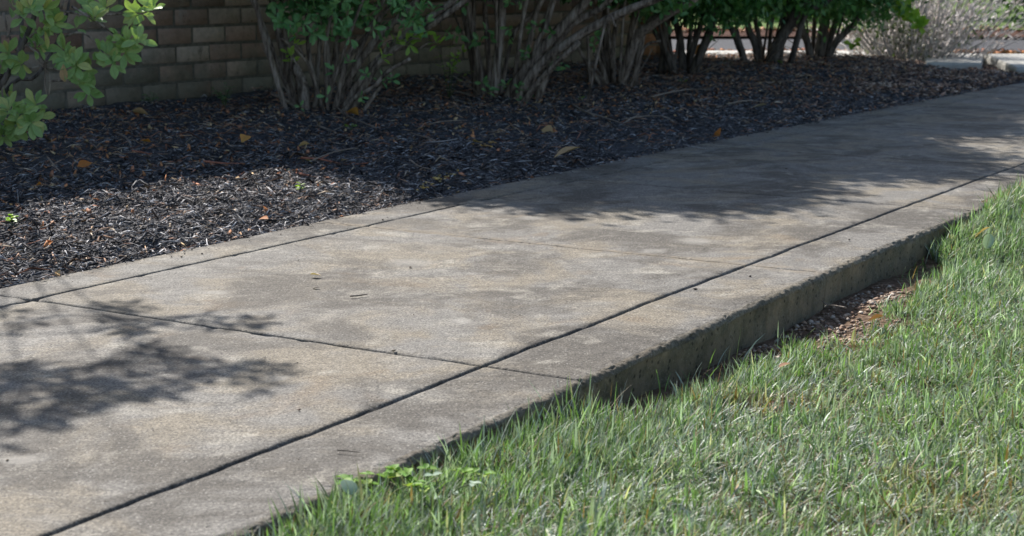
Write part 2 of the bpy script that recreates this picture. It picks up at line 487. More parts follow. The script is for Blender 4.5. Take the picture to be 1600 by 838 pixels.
def cell(k, ua, ub, ga, gb, step, r=.0055):
    """a flat cell of slab k between grooves, edges tooled round"""
    sa, sb = k * SLAB + jhalf(k), (k + 1) * SLAB - jhalf(k + 1)
    S = lines(sa, sb, step, r); U = lines(ua + ga, ub - gb, step, r)
    SS, UU = np.meshgrid(S, U, indexing='ij')
    e = np.minimum(np.minimum(SS - sa, sb - SS), np.minimum(UU - ua - ga, ub - gb - UU))
    q = np.clip(1 - e / r, 0, 1)
    Z = slab_z(SS, UU) - r * (1 - np.sqrt(np.clip(1 - q * q, 0, 1)))
    Z = Z - .006 * sstep(.30, .5, fnoise(SS, UU, 55, 3, 24)) * sstep(.008, .001, e)
    ke = sstep(.10, 0, UU - ua); kr = sstep(.10, 0, ub - UU)
    Uw = UU + groove_wobble(SS, 0) * sstep(.3, 0, np.abs(UU)) + groove_wobble(SS, 1) * sstep(.3, 0, np.abs(UU - U_GL))
    Sw = SS + groove_wobble(UU, 5 + k) * sstep(.1, 0, SS - sa) + groove_wobble(UU, 6 + k) * sstep(.1, 0, sb - SS)
    X, Y = path_xy(Sw, Uw)
    n, m_ = SS.shape
    V = np.stack([X, Y, Z], -1)
    sand = np.zeros_like(SS)
    if k + 1 == 1: sand = np.maximum(sand, sstep(.018, 0, sb - SS))
    if k == 1: sand = np.maximum(sand, sstep(.03, 0, SS - sa))
    tin = np.stack([sstep(.012, 0, e) * .35, sstep(.02, 0, e) * .0, sand], -1)
    # skirt
    ring = [(0, j) for j in range(m_)] + [(i, m_ - 1) for i in range(1, n)] + [(n - 1, j) for j in range(m_ - 2, -1, -1)] + [(i, 0) for i in range(n - 2, 0, -1)]
    ri = np.array([i * m_ + j for i, j in ring])
    Vf = V.reshape(-1, 3); low = Vf[ri].copy(); low[:, 2] -= .03
    base = len(Vf); L = len(ri); a = np.arange(L); an = (a + 1) % L
    sk = np.stack([ri[a], ri[an], base + an, base + a], -1)
    T = np.vstack([tin.reshape(-1, 3), np.tile([.6, 0, 0], (L, 1))])
    return np.vstack([Vf, low]), np.vstack([grid_faces(n, m_)[:, ::-1], sk]), T

def kerb_cell(k, fine):
    """right-hand border of slab k: flat strip, worn rounded lip, formed face down into the soil"""
    sa, sb = k * SLAB + jhalf(k) * .8, (k + 1) * SLAB - jhalf(k + 1) * .8
    ds = .004 if fine else .012
    S = lines(sa, sb, ds, .005)
    w = U_ER
    flat = np.concatenate([[.0032, .0042, .0055, .0085], np.linspace(.012, w - .036, 14 if fine else 7), np.linspace(w - .031, w - .0145, 6)])
    a = np.linspace(0, math.pi / 2, 16 if fine else 7)[1:]
    ru, rz = .013, .010
    pu = np.concatenate([flat, w - ru + ru * np.sin(a), w - np.array([.001, .0005, .002, .003, .003, .004, .004, .005])])
    pz = np.concatenate([np.where(flat < .0087, -.0055 * (1 - np.sqrt(np.clip(1 - (1 - (flat - .0032) / .0055) ** 2, 0, 1))), 0), -rz + rz * np.cos(a),
                         -np.array([.0125, .018, .027, .043, .062, .085, .11, .25])])
    kind = np.concatenate([np.clip((flat - (w - .05)) / .05, 0, 1), np.ones(len(a)), np.full(8, 2.0)])
    SS, UU = np.meshgrid(S, pu, indexing='ij'); ZZ = np.broadcast_to(pz, SS.shape).copy(); KK = np.broadcast_to(kind, SS.shape)
    arc = np.broadcast_to(np.cumsum(np.concatenate([[0], np.hypot(np.diff(pu), np.diff(pz))])), SS.shape)
    wear = np.where(KK <= 1, KK, .25)
    big = fnoise(SS, arc, 9, 4, 31); peb = vnoise(SS, arc, 150, 33); peb2 = vnoise(SS, arc, 75, 35)
    chip = sstep(.40, .52, fnoise(SS, arc * 2.2, 26, 4, 37)) * np.where((KK >= .99) & (KK <= 1) & (UU > w - .012), 1, 0)
    nrm_u = np.clip((UU - (w - ru)) / ru, 0, 1); nrm_z = np.where(KK >= 2, .0, np.sqrt(np.clip(1 - nrm_u ** 2, 0, 1)))
    d = wear * (.0015 * peb + .0008 * peb2 + .0009 * big) - .0032 * chip + np.where(KK >= 2, .003 * big + .0012 * peb2, 0)
    e = np.minimum(SS - sa, sb - SS); q = np.clip(1 - e / .005, 0, 1)
    UU2 = UU + d * nrm_u - .005 * (1 - np.sqrt(1 - q * q)) * nrm_u
    ZZ = ZZ + d * nrm_z - .005 * (1 - np.sqrt(1 - q * q)) * nrm_z + slab_z(SS, UU) * (KK < 1)
    # the long edge is not dead straight
    UU2 = UU2 + sstep(.06, .15, UU) * (.006 * vnoise(SS, SS * 0, 1.1, 41) + .0018 * vnoise(SS, SS * 0, 4.5, 42))
    UU2 = UU2 + groove_wobble(SS, 0) * sstep(.1, 0, UU)
    X, Y = path_xy(SS + groove_wobble(UU, 9 + k) * sstep(.1, 0, SS - sa), UU2)
    n, m_ = SS.shape
    Vf = np.stack([X, Y, ZZ], -1).reshape(-1, 3)
    dirt = np.clip(np.where(KK < 2, .6 * sstep(w - .009, w - .001, UU + .006 * big) * sstep(-.4, .3, big + .5 * peb2) + .25 * sstep(.7, 1, KK) * sstep(0, .5, peb + big), .25), 0, 1)
    alg = np.where(KK >= 2, .85, 0) + np.where((KK > .95) & (KK < 2), .4, 0)
    dirt = np.maximum(dirt, .35 * sstep(.012, 0, UU))
    sand = .8 * sstep(.05, 0, np.minimum(np.abs(SS - SLAB), 1)) if k in (0, 1) else np.zeros_like(SS)
    T = np.stack([dirt, alg, sand], -1).reshape(-1, 3)
    f = [grid_faces(n, m_)[:, ::-1]]
    # closing walls at both ends and the groove side
    V = [Vf]; TT = [T]; base = len(Vf)
    for row, flip in ((0, 0), (n - 1, 1)):
        idx = row * m_ + np.arange(m_); low = Vf[idx].copy(); low[:, 2] = -.25
        V.append(low); TT.append(np.tile([.6, 0, 0], (m_, 1)))
        j = np.arange(m_ - 1); q4 = np.stack([idx[j], idx[j + 1], base + j + 1, base + j], -1)
        f.append(q4 if not flip else q4[:, ::-1]); base += m_
    idx = np.arange(n) * m_; low = Vf[idx].copy(); low[:, 2] = -.05
    V.append(low); TT.append(np.tile([.6, 0, 0], (n, 1)))
    j = np.arange(n - 1); f.append(np.stack([idx[j + 1], idx[j], base + j, base + j + 1], -1))
    return np.vstack(V), np.vstack(f), np.vstack(TT)

S_LO, S_HI = -4, 13
ss = np.linspace(S_LO * SLAB, S_HI * SLAB, 120)
X0, Y0 = path_xy(ss, np.full_like(ss, U_EL + .01)); X1, Y1 = path_xy(ss, np.full_like(ss, U_ER - .06))
bz = -.013
bv = np.concatenate([np.stack([X0, Y0, X0 * 0 + bz], -1), np.stack([X1, Y1, X1 * 0 + bz], -1), np.stack([X0, Y0, X0 * 0 - .25], -1), np.stack([X1, Y1, X1 * 0 - .25], -1)])
n_ = len(ss); j = np.arange(n_ - 1)
bf = np.vstack([np.stack([a + j, a + j + 1, b + j + 1, b + j], -1) for a, b in ((n_, 0), (0, 2 * n_), (3 * n_, n_))])
walk = link('sidewalk', new_mesh('sidewalk', bv, bf, M['joint']), kind='structure')
for k in range(S_LO, S_HI):
    near = -2 <= k <= 4
    V, F, T = cell(k, U_GL, 0.0, .0028, .0032, .014 if near else .05)
    link('concrete_slab', new_mesh('concrete_slab', V, F, M['concrete'], True, T), walk)
    V, F, T = cell(k, U_EL, U_GL, .0, .0028, .014 if near else .05)
    link('edge_strip', new_mesh('edge_strip', V, F, M['concrete'], True, T), walk)
    V, F, T = kerb_cell(k, near)
    link('kerb_strip', new_mesh('kerb_strip', V, F, M['concrete'], True, T), walk)

# ------------------------------------------------------------------ setting: mulch bed
def bed_z(x, y):
    s, u = path_su(x, y)
    d = np.clip(U_EL - u, 0, 10)
    z = -.012 + .022 * sstep(0, .25, d) + .024 * fnoise(x, y, 4.1, 3, 51) * sstep(0, .3, d) + .011 * fnoise(x, y, 15, 3, 52)
    z = z + .03 * sstep(.6, 1.6, d)
    return z - .16 * sstep(10.7, 11.1, y) - .05 * sstep(8.6, 10.2, y) * sstep(1.8, 3.0, x)

Sg = np.linspace(-4, 14, 420); Ug = np.concatenate([np.linspace(U_EL - .001, -3.4, 110), np.linspace(-3.5, -7, 20)])
SS, UU = np.meshgrid(Sg, Ug, indexing='ij')
X, Y = path_xy(SS, UU)
me = new_mesh('mulch_bed', np.stack([X, Y, bed_z(X, Y)], -1).reshape(-1, 3), grid_faces(*SS.shape), M['mulch_soil'], True)
link('mulch_bed', me, kind='structure')

def in_view(x, y, margin=.25):
    return (np.abs(x) < .3176 * y + margin)

# ------------------------------------------------------------------ setting: lawn
def lawn_z(x, y):
    s, u = path_su(x, y)
    d = np.clip(u - U_ER, 0, 5)
    lo = sstep(-.75, .2, s) * sstep(2.4, 1.4, s)           # the washed-out hollow by the kerb
    z = -.022 + .026 * sstep(1.35, 2.2, s) - .049 * lo * sstep(.9, .1, d) - .018 * sstep(.9, .1, d) * (1 - lo) * 0
    z = z - .012 * sstep(.1, .6, d) + .012 * fnoise(x, y, 2.6, 3, 61) + .004 * vnoise(x, y, 14, 62)
    return z

Sg = np.linspace(-4, 14, 500); Ug = np.concatenate([np.linspace(U_ER - .03, 1.6, 90), np.linspace(1.7, 12, 30)])
SS, UU = np.meshgrid(Sg, Ug, indexing='ij')
X, Y = path_xy(SS, UU)
me = new_mesh('lawn', np.stack([X, Y, lawn_z(X, Y)], -1).reshape(-1, 3), grid_faces(*SS.shape)[:, ::-1], M['soil'], True)
link('lawn', me, kind='structure')

GRAVEL_C = [tuple(at_ground(px, py, -.09)[:2]) for px, py in ((1180, 566), (1250, 537), (1310, 505), (1350, 478), (1290, 525), (1372, 490))]
def gravel_mask(x, y):
    m = np.zeros_like(x)
    for (gx, gy), r in zip(GRAVEL_C, (.05, .075, .10, .085, .075, .06)):
        m = np.maximum(m, sstep(r * 1.25, r * .55, np.hypot(x - gx, (y - gy) * .6) + .03 * vnoise(x, y, 18, 71)))
    return m

def blades(x, y, hmin, hmax, wmin, wmax, seed):
    r = np.random.default_rng(seed)
    n = len(x)
    s, u = path_su(x, y)
    z = lawn_z(x, y) - .004
    patch = fnoise(x, y, 2.0, 3, 81)                       # yellow-green and blue-green areas
    edge = sstep(.30, .02, u - U_ER)
    H = r.uniform(hmin, hmax, n) * (1 + .25 * vnoise(x, y, 5, 82) + .3 * vnoise(x, y, 22, 87)) * (1 + .15 * edge * r.random(n))
    W = r.uniform(wmin, wmax, n) * np.where(r.random(n) < .12, 1.7, 1)
    az = r.uniform(0, 2 * math.pi, n) + .0
    comb = 2.2 * vnoise(x, y, 1.8, 83)
    az = np.where(r.random(n) < .4, comb + r.normal(0, 1.0, n), az)
    lean = np.clip(r.normal(1.0, .5, n), .05, 1.9)
    lean = np.where(edge > .5, np.minimum(lean * .5, .7), lean)
    d = np.stack([np.cos(az), np.sin(az), 0 * az], -1)
    face = az + math.pi / 2 + r.normal(0, .5, n)
    sd = np.stack([np.cos(face), np.sin(face), r.normal(0, .25, n)], -1)
    B = np.stack([x, y, z], -1)
    rows = []
    for tt, wk in ((0, .8), (.35, 1.0), (.7, .72), (1.0, 0)):
        ang = lean * (.62 + .5 * tt)
        p = B + (H * tt)[:, None] * (np.sin(ang)[:, None] * d + np.cos(ang)[:, None] * np.array([0, 0, 1.0]))
        if wk: rows += [p - (W * wk * .5)[:, None] * sd, p + (W * wk * .5)[:, None] * sd]
        else: rows += [p]
    v = np.stack(rows, 1).reshape(-1, 3)
    o = (np.arange(n) * 7)[:, None, None]
    f4 = (o + np.array([[[0, 1, 3, 2], [2, 3, 5, 4]]])).reshape(-1, 4)
    f3 = (o + np.array([[[4, 5, 6]]])).reshape(-1, 3)
    k = r.random(n)
    g0 = np.array([.12, .195, .115]); g1 = np.array([.17, .25, .085]); g2 = np.array([.35, .39, .345])
    m = np.clip(.5 + .9 * patch + r.normal(0, .25, n) + .25 * edge, 0, 1)[:, None]
    c = np.where(k[:, None] < .48, g2, g0 * (1 - m) + g1 * m)
    straw = r.random(n) < (.10 + .3 * sstep(.25, .6, fnoise(x, y, 3.5, 3, 88)) * 1.4 + .12 * np.clip(vnoise(x, y, 3, 85), 0, 1))
    c = np.where(straw[:, None], np.where(r.random((n, 1)) < .35, np.array([.26, .15, .07]), np.array([.46, .40, .28])) * r.uniform(.6, 1.2, n)[:, None], c) * np.clip(r.lognormal(0, .38, n), .4, 2.1)[:, None]
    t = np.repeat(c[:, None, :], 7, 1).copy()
    t[:, :2] *= .75                                         # each blade is darker at its root than towards the tip
    return v, f3, f4, t.reshape(-1, 3)

def scatter_lawn(n, smin, smax, umax, seed, dens=1.0):
    r = np.random.default_rng(seed)
    s = r.uniform(smin, smax, n); u = U_ER + .012 + (umax - U_ER) * r.random(n)
    x, y = path_xy(s, u)
    keep = (r.random(n) > gravel_mask(x, y) * 1.02) & (r.random(n) > .65 * np.clip(gravel_mask(x, y) * 3, 0, 1))
    lo = sstep(-.2, .1, s) * sstep(1.7, 1.4, s)              # bare strip right under the kerb face
    keep &= (u > U_ER + .085 * lo + .035 * vnoise(s, u, 9, 86)) | (r.random(n) < .02)
    return x[keep], y[keep]

mb = MB()
x, y = scatter_lawn(520000, -1.6, 4.6, 1.5, 5)
q = in_view(x, y, .12) & (y > 1.35); v, f3, f4, t = blades(x[q], y[q], .016, .046, .0011, .0026, 3); mb.add(v, f3, f4, t)
q = ~q; v, f3, f4, t = blades(x[q][::9], y[q][::9], .03, .07, .004, .007, 4); mb.add(v, f3, f4, t)
x, y = scatter_lawn(30000, 4.2, 10, 3.5, 6)
v, f3, f4, t = blades(x, y, .03, .06, .003, .006, 5); mb.add(v, f3, f4, t)
x, y = scatter_lawn(2600, -.9, 3.4, .22, 8)                    # taller untrimmed fringe against the kerb
v, f3, f4, t = blades(x, y, .03, .068, .0016, .0028, 9); mb.add(v, f3, f4, t)
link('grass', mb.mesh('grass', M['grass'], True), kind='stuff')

# pebbles and crumbled soil in the washed-out hollow
def rocks(n, xs, ys, zf, size, cols, seed):
    r = np.random.default_rng(seed)
    base = np.array([[1, 0, 0], [-1, 0, 0], [0, 1, 0], [0, -1, 0], [0, 0, 1], [0, 0, -1], [.6, .6, .55], [-.6, .6, .5]], float)
    oct_f = np.array([[0, 6, 4], [6, 2, 4], [2, 7, 4], [7, 1, 4], [1, 3, 4], [3, 0, 4], [2, 6, 0], [2, 1, 7], [2, 0, 5], [1, 2, 5], [3, 1, 5], [0, 3, 5]])
    sz = size[0] + (size[1] - size[0]) * r.random(n) ** 7
    v = base[None] * (1 + r.uniform(-.25, .25, (n, 8, 1))) * sz[:, None, None] * np.stack([r.uniform(.8, 1.5, n), r.uniform(.7, 1.1, n), r.uniform(.45, .8, n)], -1)[:, None, :]
    a = r.uniform(0, 6.28, n); c, s = np.cos(a)[:, None], np.sin(a)[:, None]
    v = np.stack([v[..., 0] * c - v[..., 1] * s, v[..., 0] * s + v[..., 1] * c, v[..., 2]], -1)
    v += np.stack([xs, ys, zf(xs, ys) + sz * .2], -1)[:, None, :]
    f = (np.arange(n) * 8)[:, None, None] + oct_f[None]
    cols = np.asarray(cols); t = cols[r.integers(0, len(cols), n)] * r.uniform(.6, 1.3, (n, 1))
    return v.reshape(-1, 3), f.reshape(-1, 3), np.repeat(t, 8, 0)
gx = []; gy = []
for (cx, cy), r_ in zip(GRAVEL_C, (.05, .075, .10, .085, .075, .06)):
    k = 900; a = rng.uniform(0, 6.28, k); q = r_ * 1.25 * np.sqrt(rng.random(k)); gx.append(cx + q * np.cos(a)); gy.append(cy + q * np.sin(a) * 1.3)
gx = np.concatenate(gx); gy = np.concatenate(gy); _, gu = path_su(gx, gy); k = gu > U_ER + .006; gx, gy = gx[k], gy[k]
v, f, t = rocks(len(gx), gx, gy, lawn_z, (.0007, .0075), [(.38, .25, .165), (.44, .33, .24), (.28, .17, .11), (.50, .42, .34), (.15, .10, .07)], 4)
link('pebbles', new_mesh('pebbles', v, f, M['gravel'], False, t), kind='stuff')

# ------------------------------------------------------------------ shredded bark mulch
def chips(x, y, z, L, W, T, tilt, seed, cols, pcol):
    r = np.random.default_rng(seed); n = len(x)
    a = r.uniform(0, 2 * math.pi, n); el = r.normal(0, tilt, n)
    D = np.stack([np.cos(a) * np.cos(el), np.sin(a) * np.cos(el), np.sin(el)], -1)
    up = norm(np.stack([r.normal(0, .45, n), r.normal(0, .45, n), np.ones(n)], -1))
    S = norm(np.cross(D, up)); Nn = np.cross(S, D)
    L, W, T = [q[:, None] for q in (L, W, T)]
    C = np.stack([x, y, z], -1)
    bend = r.normal(0, .12, n)[:, None] * L
    v = np.stack([C - .5 * L * D, C - .12 * L * D - .5 * W * S + bend * Nn, C - .05 * L * D + .5 * W * S + bend * Nn, C + .05 * L * D + T * Nn + bend * Nn, C + .5 * L * D + .15 * W * S,
                  C + .42 * L * D - .28 * W * S + .4 * T * Nn], 1).reshape(-1, 3)
    f = (np.arange(n) * 6)[:, None, None] + np.array([[[0, 1, 3], [0, 3, 2], [1, 5, 3], [3, 5, 4], [3, 4, 2], [1, 2, 4], [1, 4, 5], [0, 2, 1]]])
    cols = np.asarray(cols); t = cols[r.choice(len(cols), n, p=pcol)] * r.uniform(.35, 1.65, (n, 1))
    return v, f.reshape(-1, 3), np.repeat(t, 6, 0)

def scatter_bed(n, smin, smax, umin, seed):
    r = np.random.default_rng(seed)
    s = r.uniform(smin, smax, n); u = U_EL + .004 - (U_EL - umin) * r.random(n)
    x, y = path_xy(s, u); q = in_view(x, y, .3) & (y < 10.7)
    return x[q], y[q]
BLACK = [(.085, .083, .088), (.18, .174, .18), (.40, .395, .40), (.34, .22, .155), (.52, .42, .32)]
mb = MB()
for n, s0, s1, um, Ls, Ws, sd in ((60000, -.8, 2.6, -2.2, (.012, .075), (.0014, .0052), 1), (62000, .2, 5.2, -3.5, (.010, .06), (.0016, .0058), 2), (40000, 3.5, 10, -4.2, (.014, .06), (.003, .010), 3)):
    x, y = scatter_bed(n, s0, s1, um, sd); r = np.random.default_rng(sd + 50); k = len(x)
    L = Ls[0] + (Ls[1] - Ls[0]) * r.random(k) ** 1.8; W = r.uniform(*Ws, k)
    v, f, t = chips(x, y, bed_z(x, y) + r.uniform(-.002, .008, k), L, W, W * r.uniform(.2, .5, k), .2, sd, BLACK, (.41, .33, .17, .07, .02))
    mb.add(v, f, None, t)
link('mulch_chips', mb.mesh('mulch_chips', M['mulch']), kind='stuff')

# thin dry litter lying on the mulch: needles, straw, crumbs of leaf
mb = MB()
x, y = scatter_bed(8000, -.4, 7.5, -3.4, 21); r = np.random.default_rng(77); k = len(x)
s, u = path_su(x, y); q = r.random(k) < np.clip(.12 + .8 * sstep(-1.4, -2.0, u) + .5 * vnoise(x, y, 1.3, 23), .05, 1); x, y = x[q], y[q]; k = len(x)
v, f, t = chips(x, y, bed_z(x, y) + .010, r.uniform(.02, .085, k), r.uniform(.0015, .004, k), np.full(k, .0012), .18, 22, [(.54, .36, .22), (.50, .24, .15), (.6, .49, .36), (.36, .22, .15)], (.35, .25, .15, .25))
mb.add(v, f, None, t)
x, y = scatter_bed(4200, -.3, 7.5, -3.4, 25); s, u = path_su(x, y); q = r.random(len(x)) < .08 + .92 * sstep(-1.4, -1.9, u); x, y = x[q], y[q]; k = len(x)
v, f, t = chips(x, y, bed_z(x, y) + .010, r.uniform(.012, .034, k), r.uniform(.006, .016, k), np.full(k, .001), .6, 26, [(.60, .27, .12), (.62, .44, .24), (.44, .20, .11), (.66, .5, .28)], (.35, .2, .3, .15))
mb.add(v, f, None, t)
# browner rise beyond the shrubs
x, y = scatter_bed(7000, 3.2, 9.5, -3.8, 28); k = len(x); q = r.random(k) < sstep(5.5, 8.5, y) * .9 + .05; x, y = x[q], y[q]; k = len(x)
v, f, t = chips(x, y, bed_z(x, y) + .011, r.uniform(.02, .07, k), r.uniform(.004, .012, k), np.full(k, .003), .22, 29, [(.34, .22, .16), (.26, .16, .11), (.44, .33, .25)], (.45, .35, .2))
mb.add(v, f, None, t)
# pinkish litter in the sun beyond the last shrub
g = np.array([at_ground(px, py) for px, py in zip(r.uniform(1330, 1640, 2600), r.uniform(96, 152, 2600))]); s, u = path_su(g[:, 0], g[:, 1]); g = g[(u < U_EL - .05) & (g[:, 1] < 10.6)]; k = len(g)
v, f, t = chips(g[:, 0], g[:, 1], bed_z(g[:, 0], g[:, 1]) + .012, r.uniform(.015, .055, k), r.uniform(.006, .018, k), np.full(k, .003), .3, 27, [(.46, .30, .22), (.55, .43, .34), (.22, .15, .12)], (.4, .35, .25))
mb.add(v, f, None, t)
s_ = r.uniform(-1.5, 6, 420); u_ = U_EL + np.abs(r.normal(0, .022, 420)) - .004; x, y = path_xy(s_, u_); k = 420
v, f, t = chips(x, y, np.full(k, .003), r.uniform(.006, .03, k), r.uniform(.0015, .005, k), np.full(k, .0015), .04, 30, BLACK, (.41, .33, .17, .07, .02))
mb.add(v, f, None, t)
link('leaf_litter', mb.mesh('leaf_litter', M['litter']), kind='stuff')

# ------------------------------------------------------------------ brick wall
WALL_H = math.radians(33.0)
WD = np.array([math.sin(WALL_H), math.cos(WALL_H)]); WNb = np.array([-math.cos(WALL_H), math.sin(WALL_H)])   # along, away from path
W0 = np.array([-1.40, 6.93]) - WD * 3.2
BL, BH, MJ = .204, .0775, .0115
WALL_LEN = 7.65; N_COURSE = 22
wall = empty('brick_wall', (W0[0], W0[1], 0), math.pi / 2 - WALL_H, label='long brown brick wall stained with algae behind the row of shrubs', category='wall')

def brick_arrays(l, h, d, r, sd):
    q = np.random.default_rng(sd); c = .004
    F = np.array([[c, c], [l - c, c], [l - c, h - c], [c, h - c]]); O = np.array([[0, 0], [l, 0], [l, h], [0, h]])
    v = np.concatenate([np.stack([F[:, 0], 0 * F[:, 0], F[:, 1]], -1), np.stack([O[:, 0], 0 * O[:, 0] + c, O[:, 1]], -1), np.stack([O[:, 0], 0 * O[:, 0] + d, O[:, 1]], -1)])
    v[:8] += q.uniform(-r, r, (8, 3)) * np.array([1, .6, 1])
    f = [[0, 1, 2, 3]] + [[a, b, b + 4, a + 4][::-1] for a, b in ((0, 1), (1, 2), (2, 3), (3, 0))] + [[a + 4, b + 4, b + 8, a + 8][::-1] for a, b in ((0, 1), (1, 2), (2, 3), (3, 0))]
    return v, np.array(f)
BR = []
for sd in range(5):
    v, f = brick_arrays(BL - MJ, BH - MJ, .09, .0016, sd); BR.append(new_mesh('brick', v, f, M['brick']))
HB = []
for sd in range(2):
    v, f = brick_arrays(BL * .5 - MJ, BH - MJ, .09, .0016, sd + 9); HB.append(new_mesh('brick', v, f, M['brick']))
OB = []
for sd in range(2):
    v, f = brick_arrays(BL - MJ, BH - MJ, .09, .0016, sd + 19); OB.append(new_mesh('brick', v, f, M['orangebrick']))
upper = MB(); uo = MB(); PIER_X = WALL_LEN - .41
for c in range(N_COURSE):
    z = -.035 + c * BH
    x = -(BL / 2) * (c % 2)
    while x < PIER_X - .02:
        l = min(BL, PIER_X - x)
        jx, jy = random.uniform(-.002, .002), random.uniform(-.0025, .0035)
        if c < 7 and x > 1.0 and l > .15:
            o = link('brick', random.choice(BR), wall, (x + jx, jy, z + random.uniform(-.001, .001))); o.rotation_euler = (random.uniform(-.01, .01), 0, random.uniform(-.008, .008))
        elif c < 7 and x > 1.0 and .08 < l <= .15:
            link('brick', random.choice(HB), wall, (x + jx, jy, z))
        else:
            v, f = brick_arrays(max(l - MJ, .02), BH - MJ, .09, .0016, random.randrange(999)); upper.add(v + np.array([x, jy, z]), None, f)
        x += BL
    x = PIER_X
    for kx in (0, 1):
        if c < 7: link('brick', random.choice(OB), wall, (x + .002, -.028 + random.uniform(-.002, .002), z))
        else:
            v, f = brick_arrays(BL - MJ, BH - MJ, .09, .0016, random.randrange(999)); uo.add(v + np.array([x + .002, -.028, z]), None, f)
        x += BL
link('upper_brickwork', upper.mesh('upper_brickwork', M['brick']), wall, kind='stuff')
link('upper_pier_brickwork', uo.mesh('upper_pier_brickwork', M['orangebrick']), wall, kind='stuff')
def box_mesh(name, a, b, mat):
    v = np.array([[x, y, z] for x in (a[0], b[0]) for y in (a[1], b[1]) for z in (a[2], b[2])])
    f = np.array([[0, 1, 3, 2], [4, 6, 7, 5], [0, 4, 5, 1], [2, 3, 7, 6], [0, 2, 6, 4], [1, 5, 7, 3]])
    return new_mesh(name, v, f, mat)
WTOP = -.035 + N_COURSE * BH
link('mortar', box_mesh('mortar', (-.1, .0055, -.3), (PIER_X - .001, .19, WTOP), M['mortar']), wall)
link('pier_core', box_mesh('pier_core', (PIER_X + .001, -.021, -.3), (WALL_LEN - .008, .2, WTOP - .003), M['mortar']), wall)
link('coping', box_mesh('coping', (-.12, -.04, WTOP + .001), (WALL_LEN + .02, .24, WTOP + .05), M['stone']), wall)

# ------------------------------------------------------------------ leaf meshes shared by single leaf objects
def leaf_mesh(name, L, W, mat, sd, round_=False):
    q = np.random.default_rng(sd)
    nseg = 6; v = []; prof = [0.06, .38, .72, .96, 1.0, .74, .12] if not round_ else [.1, .75, 1.0, 1.0, .95, .7, .1]
    cup = q.uniform(.1, .3) * W; dr = q.uniform(-.05, .25) * L; tw = q.uniform(-.25, .25)
    for i in range(nseg + 1):
        tt = i / nseg; w = W * .5 * prof[i]; y = L * tt; z = -dr * tt * tt
        a = tw * tt
        for sgn in (-1, 0, 1):
            v.append((sgn * w * math.cos(a), y, z + cup * (sgn * sgn) * prof[i] + sgn * w * math.sin(a)))
    f = []
    for i in range(nseg):
        for j in (0, 1): f.append((i * 3 + j, i * 3 + j + 1, i * 3 + j + 4, i * 3 + j + 3))
    return new_mesh(name, np.array(v), np.array(f), mat, True)
AZ = [leaf_mesh('leaf', 1.0 * .05, .0235, M['azleaf'], k) for k in range(5)]
M['midleaf'] = mat_leafobj('mid_green_leaf', (.19, .42, .17), (.24, .48, .2), (.28, .5, .18))
DK = [leaf_mesh('leaf', .042, .017, M['dkleaf'], k + 10) for k in range(3)] + [leaf_mesh('leaf', .044, .018, M['midleaf'], k + 14) for k in range(3)]
LM = [leaf_mesh('leaf', .044, .017, M['limeleaf'], k + 20) for k in range(3)]

def place_leaf(parent, me, p, d, up, scale, name='leaf'):
    d = Vector(d).normalized(); x = d.cross(Vector(up))
    if x.length < 1e-4: x = d.cross(Vector((1, 0, .1)))
    x.normalize(); z = x.cross(d)
    o = bpy.data.objects.new(name, me); COL.objects.link(o); o.parent = parent
    m = Matrix((x, d, z)).transposed().to_4x4()
    m = Matrix.Translation(Vector(p) - parent.location) @ m @ Matrix.Scale(scale, 4)
    o.matrix_basis = m
    return o

def whorl(parent, lib, c, axis, n, scale=1.0, spread=(.5, 1.25), jitter=.25):
    """a rosette of leaves round a shoot tip"""
    axis = Vector(axis).normalized()
    a = axis.orthogonal().normalized(); b = axis.cross(a)
    ph = random.uniform(0, 6.28)
    for i in range(n):
        an = ph + i * 2.4 + random.uniform(-jitter, jitter)
        op = random.uniform(*spread)
        d = axis * math.cos(op) + (a * math.cos(an) + b * math.sin(an)) * math.sin(op)
        back = axis * (-.012 * (i / n) * 2)
        place_leaf(parent, random.choice(lib), Vector(c) + back + d * .004, d, axis, scale * random.uniform(.7, 1.15))

def stem(parent, pts, rad, mat, name='stem', sides=8, sub=4, lump=.12):
    m = MB(); tube(m, pts, rad, sides, sub, lump)
    o = link(name, m.mesh(name, mat, True, origin=parent.location), parent)
    return o

def foliage_cloud(center, radii, nclump, per, L, W, seed, cols, clump_r=.10, simple=False, zmin=None, hole=.0):
    r = np.random.default_rng(seed)
    k = norm(r.normal(0, 1, (nclump, 3))) * (r.random((nclump, 1)) ** .42)
    C = np.asarray(center) + k * np.asarray(radii)
    if zmin is not None: C = C[C[:, 2] > zmin + .03 * r.normal(0, 1, len(C))]
    n = len(C) * per
    P = np.repeat(C, per, 0) + r.normal(0, clump_r, (n, 3)) * np.array([1, 1, .8])
    if zmin is not None: P[:, 2] = np.maximum(P[:, 2], zmin - .03 + .05 * r.random(n))
    D = norm(r.normal(0, 1, (n, 3)) + np.array([0, 0, -.25])); Nn = norm(r.normal(0, .6, (n, 3)) + np.array([0, 0, 1.0]))
    Ls = L * r.uniform(.7, 1.3, n)
    v, f3, f4 = leaves(P, D, Nn, Ls, Ls * W, simple=simple)
    cols = np.asarray(cols); cc = np.repeat(cols[r.integers(0, len(cols), len(C))] * r.uniform(.75, 1.25, (len(C), 1)), per, 0) * r.uniform(.8, 1.2, (n, 1))
    return v, f3, f4, np.repeat(cc, 4 if simple else 8, 0)

GREENS = [(.10, .26, .10), (.13, .30, .115), (.165, .33, .115), (.085, .21, .085)]

